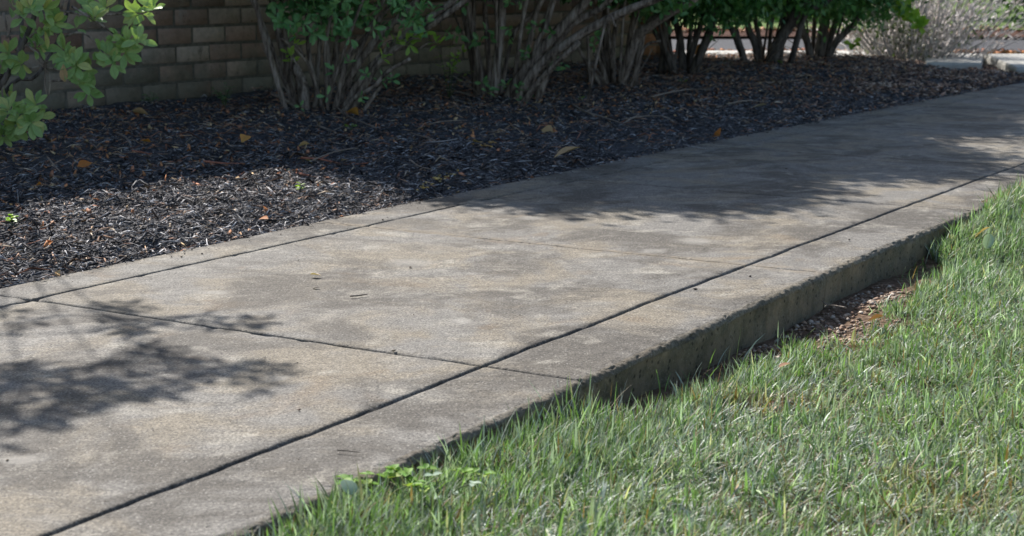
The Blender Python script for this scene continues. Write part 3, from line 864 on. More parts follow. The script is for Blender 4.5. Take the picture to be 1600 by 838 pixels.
def shrub(name, label, base_px, Ybase, stems, crown, extra, seed, mat, cat='shrub', zmin=.42, nclump=330, sprigs=(), leafmat='foliage', greens=GREENS, grp='woody shrubs in a row along the brick wall'):
    r = random.Random(seed)
    b = at_ground(*base_px)
    b[2] = float(bed_z(b[0], b[1])) - .02
    root = empty(name, tuple(b), 0, label=label, category=cat, group=grp)
    top = []
    for pts, w0, w1, dy in stems:                       # pixel polylines, widths in photo pixels, depth offset from base to tip
        m = len(pts); P = []; 
        for i, (px, py) in enumerate(pts):
            P.append(at_depth(px, py, b[1] + dy[0] + (dy[1] - dy[0]) * i / (m - 1)))
        R = [ (w0 + (w1 - w0) * i / (m - 1)) * .56 * b[1] / FPX for i in range(m)]
        d = P[-1] - P[-2]; d = d / np.linalg.norm(d)
        if pts[-1][1] < 12:                             # goes on up into the crown, out of the picture
            for q in range(3):
                d = d + np.array([r.uniform(-.25, .25), r.uniform(-.25, .25), .25]); d /= np.linalg.norm(d)
                P.append(P[-1] + d * r.uniform(.22, .34)); R.append(R[-1] * .72)
            top.append(P[-1])
        P[0][2] = min(P[0][2], b[2] + .0) - .01
        stem(root, P, R, mat)
    for i in range(extra):
        a = r.uniform(0, 6.28); q = r.uniform(.02, .10); lean = r.uniform(.2, .62)
        p0 = b + np.array([math.cos(a) * q, math.sin(a) * q, -.01])
        p1 = p0 + np.array([math.cos(a) * lean * .35, math.sin(a) * lean * .35, .42])
        p2 = p1 + np.array([math.cos(a + .4) * lean * .4, math.sin(a + .4) * lean * .4, .42])
        p3 = p2 + np.array([r.uniform(-.15, .15), r.uniform(-.15, .15), .4])
        rr = r.uniform(.006, .012)
        stem(root, [p0, p1, p2, p3], [rr, rr * .85, rr * .6, rr * .3], mat, sides=6)
    for i in range(7):
        a = r.uniform(0, 6.28); ln = r.uniform(.10, .32); p0 = b + np.array([math.cos(a) * .05, math.sin(a) * .05, .0]); el = r.uniform(.15, 1.1)
        d = np.array([math.cos(a) * math.cos(el), math.sin(a) * math.cos(el), math.sin(el)])
        stem(root, [p0, p0 + d * ln * .5 + np.array([r.uniform(-.02, .02), 0, .01]), p0 + d * ln], [.0035, .0028, .0015], M['twig'], 'dead_twig', 5, 2)
    (cx, cy, cz), rad = crown
    v, f3, f4, t = foliage_cloud((b[0] + cx, b[1] + cy, cz), rad, nclump * 5, 16, .05, .52, seed, greens, .07, zmin=zmin, simple=True)
    m = MB(); m.add(v, f3, f4, t)
    link('foliage', m.mesh('foliage', M[leafmat], True, origin=b), root, kind='stuff')
    return root, b

def sprig(root, b, lib, px, py, n, dy=0.0, scale=1.0, axis=None, twig_to=None, mat=None):
    c = at_depth(px, py, b[1] + dy)
    ax = axis or (random.uniform(-.6, .6), random.uniform(-.9, -.1), random.uniform(-.2, .8))
    whorl(root, lib, c, ax, n, scale, (.6, 1.5), .6)
    if twig_to:
        e = at_depth(*twig_to, b[1] + dy)
        stem(root, [e, (e + c) / 2 + np.array([0, 0, .008]), c], [.0035, .0026, .0015], mat or M['bark'], 'twig', 5, 3)

# first shrub of the row
S1 = [([(450, 172), (432, 122), (414, 62), (400, 4)], 8, 7, (-.10, -.12)),
      ([(462, 172), (447, 100), (432, 40), (425, -5)], 13, 10, (.08, .18)),
      ([(479, 186), (476, 135), (461, 104), (452, 70)], 13, 8, (-.08, .05)),
      ([(487, 186), (494, 140), (484, 98), (480, 40), (478, -10)], 8, 6, (-.02, .05)),
      ([(508, 148), (486, 110), (462, 78), (440, 60)], 5, 3.5, (-.1, -.18)),
      ([(505, 182), (514, 128), (513, 70), (516, 2)], 8, 6, (.04, .10)),
      ([(520, 132), (541, 96), (557, 62)], 9, 7, (-.05, -.05)),
      ([(500, 185), (516, 140), (528, 60), (535, -5)], 11, 8, (.10, .2)),
      ([(522, 180), (545, 125), (588, 62), (640, 12), (655, -10)], 12, 8, (.02, -.05)),
      ([(530, 184), (560, 132), (606, 78), (650, 40), (712, -2)], 12, 9, (-.02, -.12)),
      ([(545, 165), (590, 100), (640, 62), (720, 6)], 9, 8, (-.06, -.18)),
      ([(528, 180), (556, 152), (585, 135), (606, 112), (641, 92)], 7, 5, (-.1, -.2)),
      ([(470, 178), (466, 130), (450, 80), (440, 0)], 9, 7, (.1, .25)),
      ([(495, 186), (503, 150), (560, 70), (600, 20), (612, -8)], 7, 6, (.05, .05)),
      ([(512, 128), (507, 90), (514, 40), (520, -4)], 5, 4, (-.06, -.08)),
      ([(560, 148), (600, 128), (612, 118)], 6, 4, (-.1, -.16)),
      ([(515, 165), (545, 185), (590, 198)], 4, 2, (-.2, -.3)), ([(447, 168), (436, 188), (426, 198)], 4, 2.5, (-.18, -.26))]
r1, b1 = shrub('woody_shrub', 'first many-stemmed woody shrub from the left, fan of brown stems with lime sprigs', (490, 186), 6.4, S1, ((.13, -.12, 1.26), (.70, .66, .74)), 5, 101, M['bark'], zmin=.58, nclump=520)
for q in ((620, 62, 7), (655, 60, 7), (680, 66, 6), (664, 50, 5), (640, 70, 5)): sprig(r1, b1, LM, q[0], q[1], q[2], -.2, .95, None, (q[0] - 26, q[1] + 12))
for q in ((450, 82, 5), (457, 92, 5), (462, 70, 4), (598, 88, 5)): sprig(r1, b1, LM, q[0], q[1], q[2], -.2, .85, None, (q[0] + 14, q[1] + 20))
for i in range(52):
    px = 424 + 260 * random.random(); py = random.uniform(-12, 56) + max(0, 1 - abs(px - 560) / 90) * 14
    sprig(r1, b1, DK if random.random() < .75 else DK[3:], px, py, random.randint(4, 6), random.uniform(-.38, .05), .98)
for q in ((572, 116, 5), (612, 124, 6), (596, 126, 4), (520, 110, 4), (566, 152, 4), (512, 150, 3), (470, 168, 3), (655, 40, 5), (630, 36, 5), (545, 95, 4)): sprig(r1, b1, DK, q[0], q[1], q[2], -.15, .8)

# second
S2 = [([(748, 166), (742, 100), (730, 30), (722, -6)], 16, 13, (.04, .1)),
      ([(757, 160), (748, 100), (738, 50), (730, -4)], 11, 8, (-.04, -.06)),
      ([(770, 152), (777, 95), (783, 40), (785, -6)], 13, 11, (-.1, -.1)),
      ([(790, 162), (812, 122), (852, 72), (898, 22), (922, -6)], 16, 13, (-.08, -.2)),
      ([(806, 160), (835, 112), (880, 72), (938, 36), (985, 14), (1040, -8)], 15, 10, (-.14, -.35)),
      ([(812, 166), (838, 132), (870, 98), (905, 66)], 10, 7, (-.18, -.3)),
      ([(822, 100), (838, 72), (852, 44), (868, -4)], 7, 6, (-.15, -.1)),
      ([(780, 150), (800, 60), (832, 22), (850, -3)], 7, 5, (.08, .12)),
      ([(800, 150), (826, 70), (838, 20), (848, -4)], 9, 7, (.1, .1)),
      ([(764, 162), (764, 100), (760, 40), (758, -4)], 9, 8, (.12, .2)),
      ([(835, 110), (880, 52), (930, 18), (955, -4)], 12, 8, (-.05, -.2)),
      ([(916, 26), (948, 30), (962, 42)], 4, 2.5, (-.3, -.34)),
      ([(786, 160), (760, 122), (742, 60), (740, -4)], 7, 6, (.12, .2))]
r2, b2 = shrub('woody_shrub', 'second woody shrub from the left, two thick limbs leaning right beside an upright stem', (785, 166), 6.9, S2, ((.08, -.09, 1.26), (.64, .66, .76)), 5, 102, M['bark'], zmin=.6, nclump=520)
for q in ((700, 50, 6), (712, 54, 5), (735, 66, 5), (748, 64, 5), (756, 130, 5), (765, 140, 6), (790, 132, 6), (812, 140, 5), (822, 134, 5), (828, 150, 5), (815, 160, 4), (752, 166, 4), (800, 166, 4), (870, 108, 5), (862, 94, 4), (880, 100, 4),
          (822, 82, 5), (815, 90, 4), (765, 60, 4), (795, 60, 4), (830, 45, 5), (840, 38, 4), (860, 52, 4), (795, 45, 4), (725, 10, 4), (760, 2, 4), (795, 4, 5), (815, 3, 4), (760, 45, 4), (940, 3, 5), (960, -2, 5), (800, 172, 3), (820, 170, 3)):
    sprig(r2, b2, DK, q[0], q[1], q[2], random.uniform(-.22, -.1), random.uniform(.75, 1.0))
for q in ((828, 78, 4), (712, 92, 5), (706, 104, 5), (722, 82, 3)): sprig(r2, b2, LM, q[0], q[1], q[2], -.1, .7)

S3 = [([(947, 146), (932, 122), (917, 100), (903, 74)], 7, 4, (-.1, -.1)), ([(922, 106), (919, 80), (917, 45)], 5, 4, (-.1, -.1)),
      ([(955, 145), (950, 100), (946, 50), (950, -4)], 12, 9, (.05, .1)),
      ([(967, 142), (980, 100), (994, 58), (1024, 34), (1070, 4), (1085, -10)], 17, 10, (-.06, -.25)),
      ([(958, 120), (958, 70), (968, 20), (975, -5)], 8, 7, (0, .1)), ([(975, 110), (984, 60), (992, 20), (998, -5)], 9, 7, (.05, .08)),
      ([(952, 120), (938, 98), (928, 84)], 8, 5, (-.05, -.1)), ([(982, 90), (1006, 76), (1032, 64)], 5, 3, (-.2, -.25)), ([(990, 62), (1010, 40), (1050, 22), (1090, -4)], 8, 7, (-.1, -.2)),
      ([(962, 142), (952, 160), (955, 178)], 3, 1.5, (-.2, -.4))]
r3, b3 = shrub('woody_shrub', 'third woody shrub from the left, thick purple-grey trunk bending right over bare mulch', (962, 146), 7.8, S3, ((.11, .0, 1.08), (.64, .60, .66)), 4, 103, M['bark'], zmin=.48, nclump=500)
for i in range(30):
    sprig(r3, b3, DK, random.uniform(985, 1075), random.uniform(-10, 20), 5, random.uniform(-.35, 0), 1.0)
for q in ((930, 55, 4), (928, 70, 4), (940, 46, 4), (984, 98, 3), (1010, 20, 5), (1025, 28, 4), (995, 6, 5), (945, 8, 4)): sprig(r3, b3, DK, q[0], q[1], q[2], -.1, .9)

S4 = [([(1056, 128), (1044, 92), (1030, 62), (1018, 40)], 11, 7, (-.05, -.1)), ([(1034, 70), (1042, 30), (1048, -4)], 13, 9, (0, .0)),
      ([(1068, 126), (1066, 90), (1060, 50), (1050, 20), (1046, -4)], 12, 9, (.02, .1)), ([(1078, 124), (1090, 95), (1104, 62), (1112, 40), (1118, -2)], 14, 9, (-.02, -.1)),
      ([(1070, 92), (1088, 62), (1098, 30), (1106, -4)], 9, 7, (.05, .1)), ([(1074, 122), (1076, 80), (1080, 40), (1084, -3)], 8, 6, (.1, .2)), ([(1052, 66), (1062, 50), (1068, 36)], 4, 3, (.0, .0))]
r4, b4 = shrub('woody_shrub', 'fourth woody shrub from the left, dark forked trunks in front of the orange wall pier', (1066, 128), 8.6, S4, ((.1, .05, 1.06), (.70, .64, .74)), 4, 104, M['darkbark'], zmin=.34, nclump=500)
S5 = [([(1168, 108), (1156, 74), (1146, 50), (1136, 34)], 11, 8, (-.05, -.1)), ([(1186, 106), (1181, 72), (1168, 40), (1166, -4)], 12, 9, (0, .05)), ([(1190, 104), (1186, 60), (1178, 20), (1182, -4)], 8, 6, (.1, .15)),
      ([(1200, 106), (1214, 72), (1234, 38), (1250, 10), (1262, -6)], 20, 13, (-.04, -.1)), ([(1218, 62), (1226, 30), (1232, -3)], 10, 8, (0, .05)), ([(1236, 38), (1258, 24), (1282, 10), (1300, -4)], 9, 7, (-.1, -.15)),
      ([(1200, 76), (1204, 52), (1208, 20), (1215, -4)], 6, 5, (.05, .1))]
r5, b5 = shrub('woody_shrub', 'fifth woody shrub from the left, spreading dark trunks with sunlit road behind', (1188, 108), 9.9, S5, ((.05, .03, 1.06), (.72, .65, .80)), 4, 105, M['darkbark'], zmin=.36, nclump=500)
S6 = [([(1268, 99), (1262, 68), (1252, 46), (1244, 38)], 11, 7, (-.05, -.1)), ([(1278, 98), (1284, 60), (1290, 28), (1294, -4)], 17, 11, (0, 0)), ([(1270, 76), (1272, 40), (1276, -3)], 7, 6, (.1, .1)), ([(1290, 94), (1306, 66), (1326, 46), (1345, 24)], 10, 7, (-.1, -.15)),
      ([(1286, 90), (1300, 50), (1312, 20), (1322, -4)], 10, 7, (.05, .05))]
r6, b6 = shrub('woody_shrub', 'sixth woody shrub, short dark trunk beside the pale twiggy bush', (1280, 99), 10.7, S6, ((.05, .05, 1.0), (.70, .66, .80)), 4, 106, M['darkbark'], zmin=.30, nclump=500)

# low hanging leaves of the three dark shrubs, seen below their crowns
def low_foliage(root, b, x0, x1, y0, y1, n, seed, cols=GREENS, dy=(-.4, .3), L=.042):
    r = np.random.default_rng(seed)
    C = np.array([at_depth(r.uniform(x0, x1), y0 + (y1 - y0) * r.random() ** 1.3, b[1] + r.uniform(*dy)) for _ in range(n)])
    P = np.repeat(C, 12, 0) + r.normal(0, .035, (n * 12, 3)); k = len(P)
    D = norm(r.normal(0, 1, (k, 3)) + np.array([0, 0, -.3])); Nn = norm(r.normal(0, .6, (k, 3)) + np.array([0, 0, 1.0])); Ls = L * r.uniform(.7, 1.3, k)
    v, f3, f4 = leaves(P, D, Nn, Ls, Ls * .42)
    cc = np.asarray(cols)[r.integers(0, len(cols), k)] * r.uniform(.8, 1.3, (k, 1))
    m = MB(); m.add(v, f3, f4, np.repeat(cc, 8, 0))
    link('low_foliage', m.mesh('low_foliage', M['foliage'], True, origin=b), root, kind='stuff')
low_foliage(r4, b4, 1075, 1165, -15, 40, 60, 1); low_foliage(r4, b4, 1022, 1078, -15, 12, 18, 2)
low_foliage(r5, b5, 1160, 1200, -20, 8, 12, 3); low_foliage(r5, b5, 1232, 1275, -20, 26, 26, 4)
low_foliage(r6, b6, 1282, 1375, -15, 36, 60, 5); low_foliage(r3, b3, 1000, 1080, -14, 18, 22, 6); low_foliage(r1, b1, 440, 650, -14, 22, 40, 7, dy=(-.1, .3))

# seventh: the pale twiggy bush
b7 = at_ground(1420, 91); b7[2] = float(bed_z(b7[0], b7[1])) - .02
r7 = empty('twiggy_bush', tuple(b7), 0, label='pale grey twiggy bush with dry seed heads and a few lime leaves', category='bush')
rr = np.random.default_rng(70)
tw = MB(); hd = MB()
HP, HD = [], []
for i in range(300):
    az = rr.uniform(0, 6.28); sp = rr.uniform(.15, 1.25)
    d = np.array([math.cos(az) * math.sin(sp), math.sin(az) * math.sin(sp) * .8, math.cos(sp)])
    ln = rr.uniform(.55, 1.15); p0 = b7 + np.array([math.cos(az) * .06, math.sin(az) * .06, 0])
    p1 = p0 + d * ln * .5 + rr.normal(0, .03, 3); p2 = p0 + d * ln + np.array([0, 0, .10]) + rr.normal(0, .05, 3)
    if i < 16:
        stem(r7, [p0, p1, p2], [.009, .006, .003], M['greytwig'], 'stem', 6, 3)
    else:
        tube(tw, [p0, p1, p2], [.004, .003, .0012], 4, 3, .1)
    for k in range(15):
        q = rr.uniform(.3, 1.0); c = p0 * (1 - q) ** 2 + 2 * p1 * q * (1 - q) + p2 * q * q
        HP.append(c + rr.normal(0, .012, 3)); HD.append(d + rr.normal(0, .45, 3))
link('fine_twigs', tw.mesh('fine_twigs', M['greytwig'], True, origin=b7), r7, kind='stuff')
HP = np.array(HP); HD = np.array(HD); n = len(HP)
Ls = rr.uniform(.02, .055, n)
v, f3, f4 = leaves(HP, HD, norm(rr.normal(0, 1, (n, 3)) + np.array([0, -.3, .6])), Ls, Ls * .28)
pc = np.array([(.6, .56, .55), (.7, .67, .66), (.4, .35, .33), (.16, .2, .09)])[rr.choice(4, n, p=(.36, .3, .2, .14))]
hd.add(v, f3, f4, np.repeat(pc * rr.uniform(.7, 1.2, (n, 1)), 8, 0))
link('seed_heads', hd.mesh('seed_heads', M['seedhead'], True, origin=b7), r7, kind='stuff')
low_foliage(r7, b7, 1345, 1510, 40, 84, 46, 8, [(.07, .11, .04), (.10, .14, .05), (.05, .08, .04)], (-.35, .2), .035)
LB = [leaf_mesh('leaf', .075, .04, M['limeleaf'], k + 40) for k in range(3)]
for q in ((1404, 20, 6), (1415, 22, 6), (1411, 14, 5), (1430, 37, 6), (1440, 40, 6), (1436, 34, 5), (1424, 32, 4), (1333, 68, 4)): whorl(r7, LB, at_depth(q[0], q[1], b7[1] - .75), (0, -.7, .6), q[2], 1.0, (.5, 1.5))

# ------------------------------------------------------------------ broad-leaved evergreen at the left edge
ba = at_ground(-95, 262); ba[2] = float(bed_z(ba[0], ba[1])) - .02
az = empty('broadleaf_shrub', tuple(ba), 0, label='broad-leaved evergreen shrub with leaf rosettes hanging in front of the wall at the left edge', category='shrub')
AZW = [(62, 72, 9, 0), (44, 58, 6, .1), (84, 36, 9, 0), (74, 45, 6, .05), (36, 22, 6, 0), (48, 12, 6, -.05), (22, 6, 5, .05), (70, 16, 6, .05), (106, 92, 9, 0), (118, 100, 8, -.03), (98, 78, 7, .03), (130, 112, 9, 0), (124, 128, 7, -.02), (136, 143, 7, 0),
       (148, 26, 8, 0), (140, 14, 7, .05), (164, 12, 6, .03), (168, 86, 9, 0), (176, 96, 6, -.03), (158, 78, 5, .03), (190, 58, 9, 0), (198, 66, 7, .02), (196, 82, 6, 0), (212, 22, 7, 0), (216, 62, 6, 0), (238, 10, 8, 0), (228, 20, 5, .02),
       (14, 84, 6, .05), (8, 104, 7, .05), (34, 102, 6, .05), (14, 170, 9, 0), (34, 178, 9, 0), (54, 162, 8, -.03), (24, 196, 9, -.05), (48, 192, 8, -.03), (8, 212, 8, -.05), (60, 184, 7, -.03), (10, 152, 6, .03), (2, 192, 8, -.05), (120, 42, 3, .1)]
YA = 4.75
for px, py, n, dy in AZW:
    c = at_depth(px, py, YA + dy + random.uniform(-.05, .05))
    ax = (random.uniform(-.3, .8), random.uniform(-.9, -.2), random.uniform(-.1, .6))
    whorl(az, AZ, c, ax, n + 1, .96, (.65, 1.55))
def az_stem(pts, w0, w1, dy=(0, 0), name='stem', mat='darkbark'):
    m = len(pts); P = [at_depth(px, py, YA + .05 + dy[0] + (dy[1] - dy[0]) * i / (m - 1)) for i, (px, py) in enumerate(pts)]
    stem(az, P, [(w0 + (w1 - w0) * i / (m - 1)) * .5 * YA / FPX for i in range(m)], M[mat], name, 7)
    return P
az_stem([(-60, 225), (-20, 160), (12, 118), (40, 60), (58, 10), (66, -40)], 12, 6)
az_stem([(-70, 225), (-10, 130), (22, 105), (34, 40), (30, -30)], 10, 5, (.1, .15))
az_stem([(-40, 215), (20, 130), (58, 118), (100, 40), (112, -30)], 8, 4, (.15, .3))
for pts in ([(20, 112), (60, 104), (92, 86), (104, 92)], [(38, 62), (62, 48), (84, 38)], [(58, 90), (78, 120), (76, 150)], [(84, 40), (94, 66), (110, 92), (134, 142)], [(92, 60), (130, 52), (168, 84)], [(60, 10), (110, 20), (146, 26)], [(112, 10), (160, 40), (190, 56), (216, 22)],
            [(146, 26), (200, 20), (238, 12)], [(10, 118), (4, 150), (30, 180)], [(-30, 170), (10, 176), (56, 166)], [(-40, 200), (0, 205), (48, 192)], [(60, 102), (100, 112), (122, 116)], [(42, 70), (70, 96), (70, 128), (74, 155)], [(76, 128), (96, 126), (118, 128)], [(25, 80), (50, 66), (62, 72)], [(10, 60), (20, 40), (36, 22)], [(5, 20), (14, 55), (24, 78)], [(80, 8), (96, 12), (100, -8)], [(88, 25), (92, 5), (84, -12)]):
    az_stem(pts, 4, 2.2, (0, .0), 'twig', 'bark')
place_leaf(az, leaf_mesh('leaf', .055, .026, M['tanleaf'], 77), at_depth(99, 100, YA - .06), (.05, -.15, -1), (0, -1, 0), .95)
# its upper rosettes stand above the picture and throw the leaf shadow on the near slabs
SHADOW_PX = [(60, 500), (20, 520), (185, 474), (225, 478), (205, 482), (165, 503), (190, 508), (215, 512), (250, 506), (235, 515), (330, 494), (365, 500), (395, 506), (425, 503), (345, 505), (240, 545), (262, 540), (275, 552), (300, 560), (312, 572), (345, 577), (372, 570), (405, 566), (430, 570),
             (462, 579), (350, 585), (395, 582), (425, 602), (310, 592), (325, 570), (15, 575), (45, 570), (70, 572), (90, 580), (30, 590), (20, 603), (50, 606), (80, 605), (100, 612), (125, 602), (150, 598), (175, 600), (200, 600), (222, 594), (210, 584), (105, 622), (135, 640), (160, 628), (185, 622), (205, 614), (225, 610),
             (120, 632), (145, 615), (170, 612), (60, 662), (30, 655), (90, 656), (10, 635), (25, 640), (5, 695), (-20, 690), (-10, 610), (-30, 590), (-40, 630), (-25, 655), (268, 612), (282, 606), (148, 586), (0, 480), (30, 485), (110, 650), (55, 580)]
up = MB(); r = np.random.default_rng(12); tips = []
for px, py in SHADOW_PX:
    if r.random() < .06: continue
    g = at_ground(px - 22, py); tt = r.uniform(2.0, 2.35); c = g + SUN_V * tt / 1.0; tips.append(c)
    k = 6; an = np.arange(k) * 2.4 + r.uniform(0, 6); op = r.uniform(.9, 1.75, k)
    D = np.stack([np.cos(an) * np.sin(op), np.sin(an) * np.sin(op), np.cos(op)], -1)
    v, f3, f4 = leaves(np.tile(c, (k, 1)) + D * .004, D, np.tile([0.05, 0.02, 1.0], (k, 1)), r.uniform(.042, .065, k), r.uniform(.016, .022, k))
    cc = np.array([(.075, .155, .04), (.11, .19, .055)])[r.integers(0, 2, k)]; up.add(v, f3, f4, np.repeat(cc, 8, 0))
link('upper_foliage', up.mesh('upper_foliage', M['foliage'], True, origin=ba), az, kind='stuff')
tips = np.array(tips); hub = [tips[r.integers(0, len(tips))] for _ in range(6)]
fork = np.array([ba[0] + .02, ba[1] - .02, 1.15])
stem(az, [ba + np.array([.02, 0, -.01]), ba + np.array([-.06, .03, .5]), fork], [.012, .009, .006], M['darkbark'])
mbt = MB()
hubs = [tips[:16].mean(0) - np.array([.03, 0, .04]), tips[16:34].mean(0) - np.array([.05, 0, .05]), tips[34:].mean(0) - np.array([.03, 0, .06])]
for h_ in hubs: tube(mbt, [fork, (fork + h_) / 2 + np.array([-.06, .04, -.02]), h_], [.004, .003, .002], 6, 4)
for c in tips:
    h_ = min(hubs, key=lambda q: np.linalg.norm(q - c)); tube(mbt, [h_, (h_ + c) / 2 + r.normal(0, .02, 3), c], [.0035, .0025, .0015], 4, 2)
link('upper_twigs', mbt.mesh('upper_twigs', M['darkbark'], True, origin=ba), az, kind='stuff')

# ------------------------------------------------------------------ small plants against the wall and in the mulch
def seedling(name, label, px, py, n, size, lib, spread=14, cat='seedling', z=0, grp=None):
    g = at_ground(px, py, z); g[2] = float(bed_z(g[0], g[1])) if z == 0 else z
    o = empty(name, tuple(g), 0, label=label, category=cat)
    if grp: o['group'] = grp
    for i in range(n):
        a = random.uniform(0, 6.28); h = random.uniform(.4, 1.0) * size; rr_ = random.uniform(.2, .7) * size
        tip = Vector(g) + Vector((math.cos(a) * rr_, math.sin(a) * rr_, h))
        stem(o, [np.array(g), np.array((Vector(g) + tip) / 2) + np.array([0, 0, .2 * size]), np.array(tip)], [.0018, .0014, .0008], M['foliage_stem'], 'stem', 4, 3)
        for k in range(4):
            q = .45 + .18 * k; p = Vector(g).lerp(tip, q) + Vector((0, 0, .2 * size * 4 * q * (1 - q) * .5))
            for sg in (-1, 1):
                if k < 3 or sg > 0: place_leaf(o, random.choice(lib), p, Vector((math.cos(a + sg * 1.0), math.sin(a + sg * 1.0), random.uniform(-.1, .5))), (0, 0, 1), random.uniform(.5, .8))
    return o
M['foliage_stem'] = mat_noise("green_stem", [(.08, .12, .04), (.12, .15, .06)], 60, .7, .3, .2)
FERN = [leaf_mesh('leaf', .032, .011, M['dkleaf'], k + 60) for k in range(3)]
seedling('fern_seedling', 'low green ferny seedling against the wall left of the first woody shrub', 352, 188, 6, .10, FERN)
seedling('fern_seedling', 'tiny dark green seedling at the wall foot between the evergreen and the first woody shrub', 240, 178, 4, .055, FERN)
seedling('fern_seedling', 'slender sapling with pale leaf tufts between the first two woody shrubs', 702, 170, 5, .26, LM)
TIN = [leaf_mesh('leaf', .022, .012, M['limeleaf'], k + 64) for k in range(2)]
for lab, px, py in (('small bright green sprout on the mulch below the lime sprigs', 549, 216), ('pale green sprout in the mulch at the foot of the second shrub', 905, 168), ('green sprout in front of the dark fourth shrub', 1066, 142), ('thin green sprout in the sunlit mulch at the left edge', 20, 366), ('green sprout in sunlit mulch near the path, right of the sticks', 470, 312),
                    ('green sprout beside the fifth shrub trunks', 1218, 112)):
    seedling('green_sprout', lab, px, py, 2, .035, TIN, cat='sprout', grp='green sprouts in the mulch')

# ------------------------------------------------------------------ dead leaves and sticks, one by one
def dead_leaf(label, px, py, mat, L, W, sd, zf=bed_z, dz=.014, tilt=.35, grp='dead leaves on the mulch'):
    q = np.random.default_rng(sd); g = at_ground(px, py); g = at_ground(px, py, float(zf(g[0], g[1])) if zf else .001)
    me = leaf_mesh('dead_leaf', L, W, mat, sd); o = link('dead_leaf', me, None, (g[0], g[1], (float(zf(g[0], g[1])) if zf else 0) + dz), label=label, category='leaf')
    o.rotation_euler = (q.uniform(-tilt, tilt), q.uniform(-tilt, tilt), q.uniform(0, 6.28))
    if grp: o['group'] = grp
    return o
DL = [('small orange leaf lying on dark mulch near the wall right of the evergreen', 236, 229, 'orangeleaf', .032, .028), ('curled orange leaf on the mulch below the evergreen rosettes', 144, 256, 'orangeleaf', .04, .032), ('curled russet leaf on dark mulch left of the first shrub', 378, 235, 'orangeleaf', .05, .034),
      ('tan leaf standing on edge in front of the first shrub', 471, 252, 'tanleaf', .038, .026), ('brown upright leaf below the first shrub', 484, 232, 'tanleaf', .045, .022), ('bright russet leaf clump at the right foot of the first shrub', 560, 188, 'orangeleaf', .075, .045),
      ('dull red leaf at the left in half shade', 62, 301, 'orangeleaf', .035, .022), ('russet leaf at the edge of the path in sunlit mulch', 405, 363, 'orangeleaf', .028, .018), ('large tan leaf at the mulch edge beside the shaded path', 866, 259, 'tanleaf', .095, .04), ('bright orange leaf at the mulch edge by the shaded path', 1117, 217, 'orangeleaf', .05, .045),
      ('pale round leaf in the mulch in front of the second shrub', 846, 207, 'tanleaf', .045, .04), ('yellow-tan leaf in the mulch below the second shrub', 780, 210, 'tanleaf', .05, .03), ('dry tan leaf on the mulch between path and second shrub', 740, 232, 'tanleaf', .06, .03), ('pale grey leaf in shaded mulch below the fifth shrub', 1175, 178, 'paleleaf', .06, .035),
      ('small pale leaf in shade between first and second shrub', 668, 152, 'paleleaf', .04, .03), ('brown leaf leaning on the wall foot', 232, 186, 'tanleaf', .055, .03), ('orange leaf behind the sixth shrub by the road', 1310, 84, 'orangeleaf', .10, .07), ('orange leaf pile beside the wall pier', 1098, 100, 'orangeleaf', .10, .07), ('orange leaf under the twiggy bush', 1430, 82, 'orangeleaf', .09, .06)]
for i, (lab, px, py, mt, L, W) in enumerate(DL): dead_leaf(lab, px, py, M[mt], L * 1.05, W * 1.05, 300 + i, dz=.022, tilt=1.0)
dead_leaf('pale pinkish leaf lying on the middle slab of the path', 502, 433, M['paleleaf'], .022, .014, 401, None, .004, .1, None).rotation_euler = (.12, .1, 1.4)
dead_leaf('small dark bluish scrap of leaf on the middle slab', 500, 451, M['darkbark'], .014, .008, 402, None, .003, .1, None)
dead_leaf('brown curled leaf lying in the grass at the right', 1545, 400, M['tanleaf'], .05, .03, 403, lawn_z, .045, .5, None)
dead_leaf('reddish dead leaf half sunk in the lawn near the pebbles', 1235, 594, M['russetleaf'], .022, .015, 404, lawn_z, .035, .5, None)
dead_leaf('curled brown leaf at the edge of the pebbles', 1355, 520, M['russetleaf'], .03, .02, 405, lawn_z, .03, .5, None)

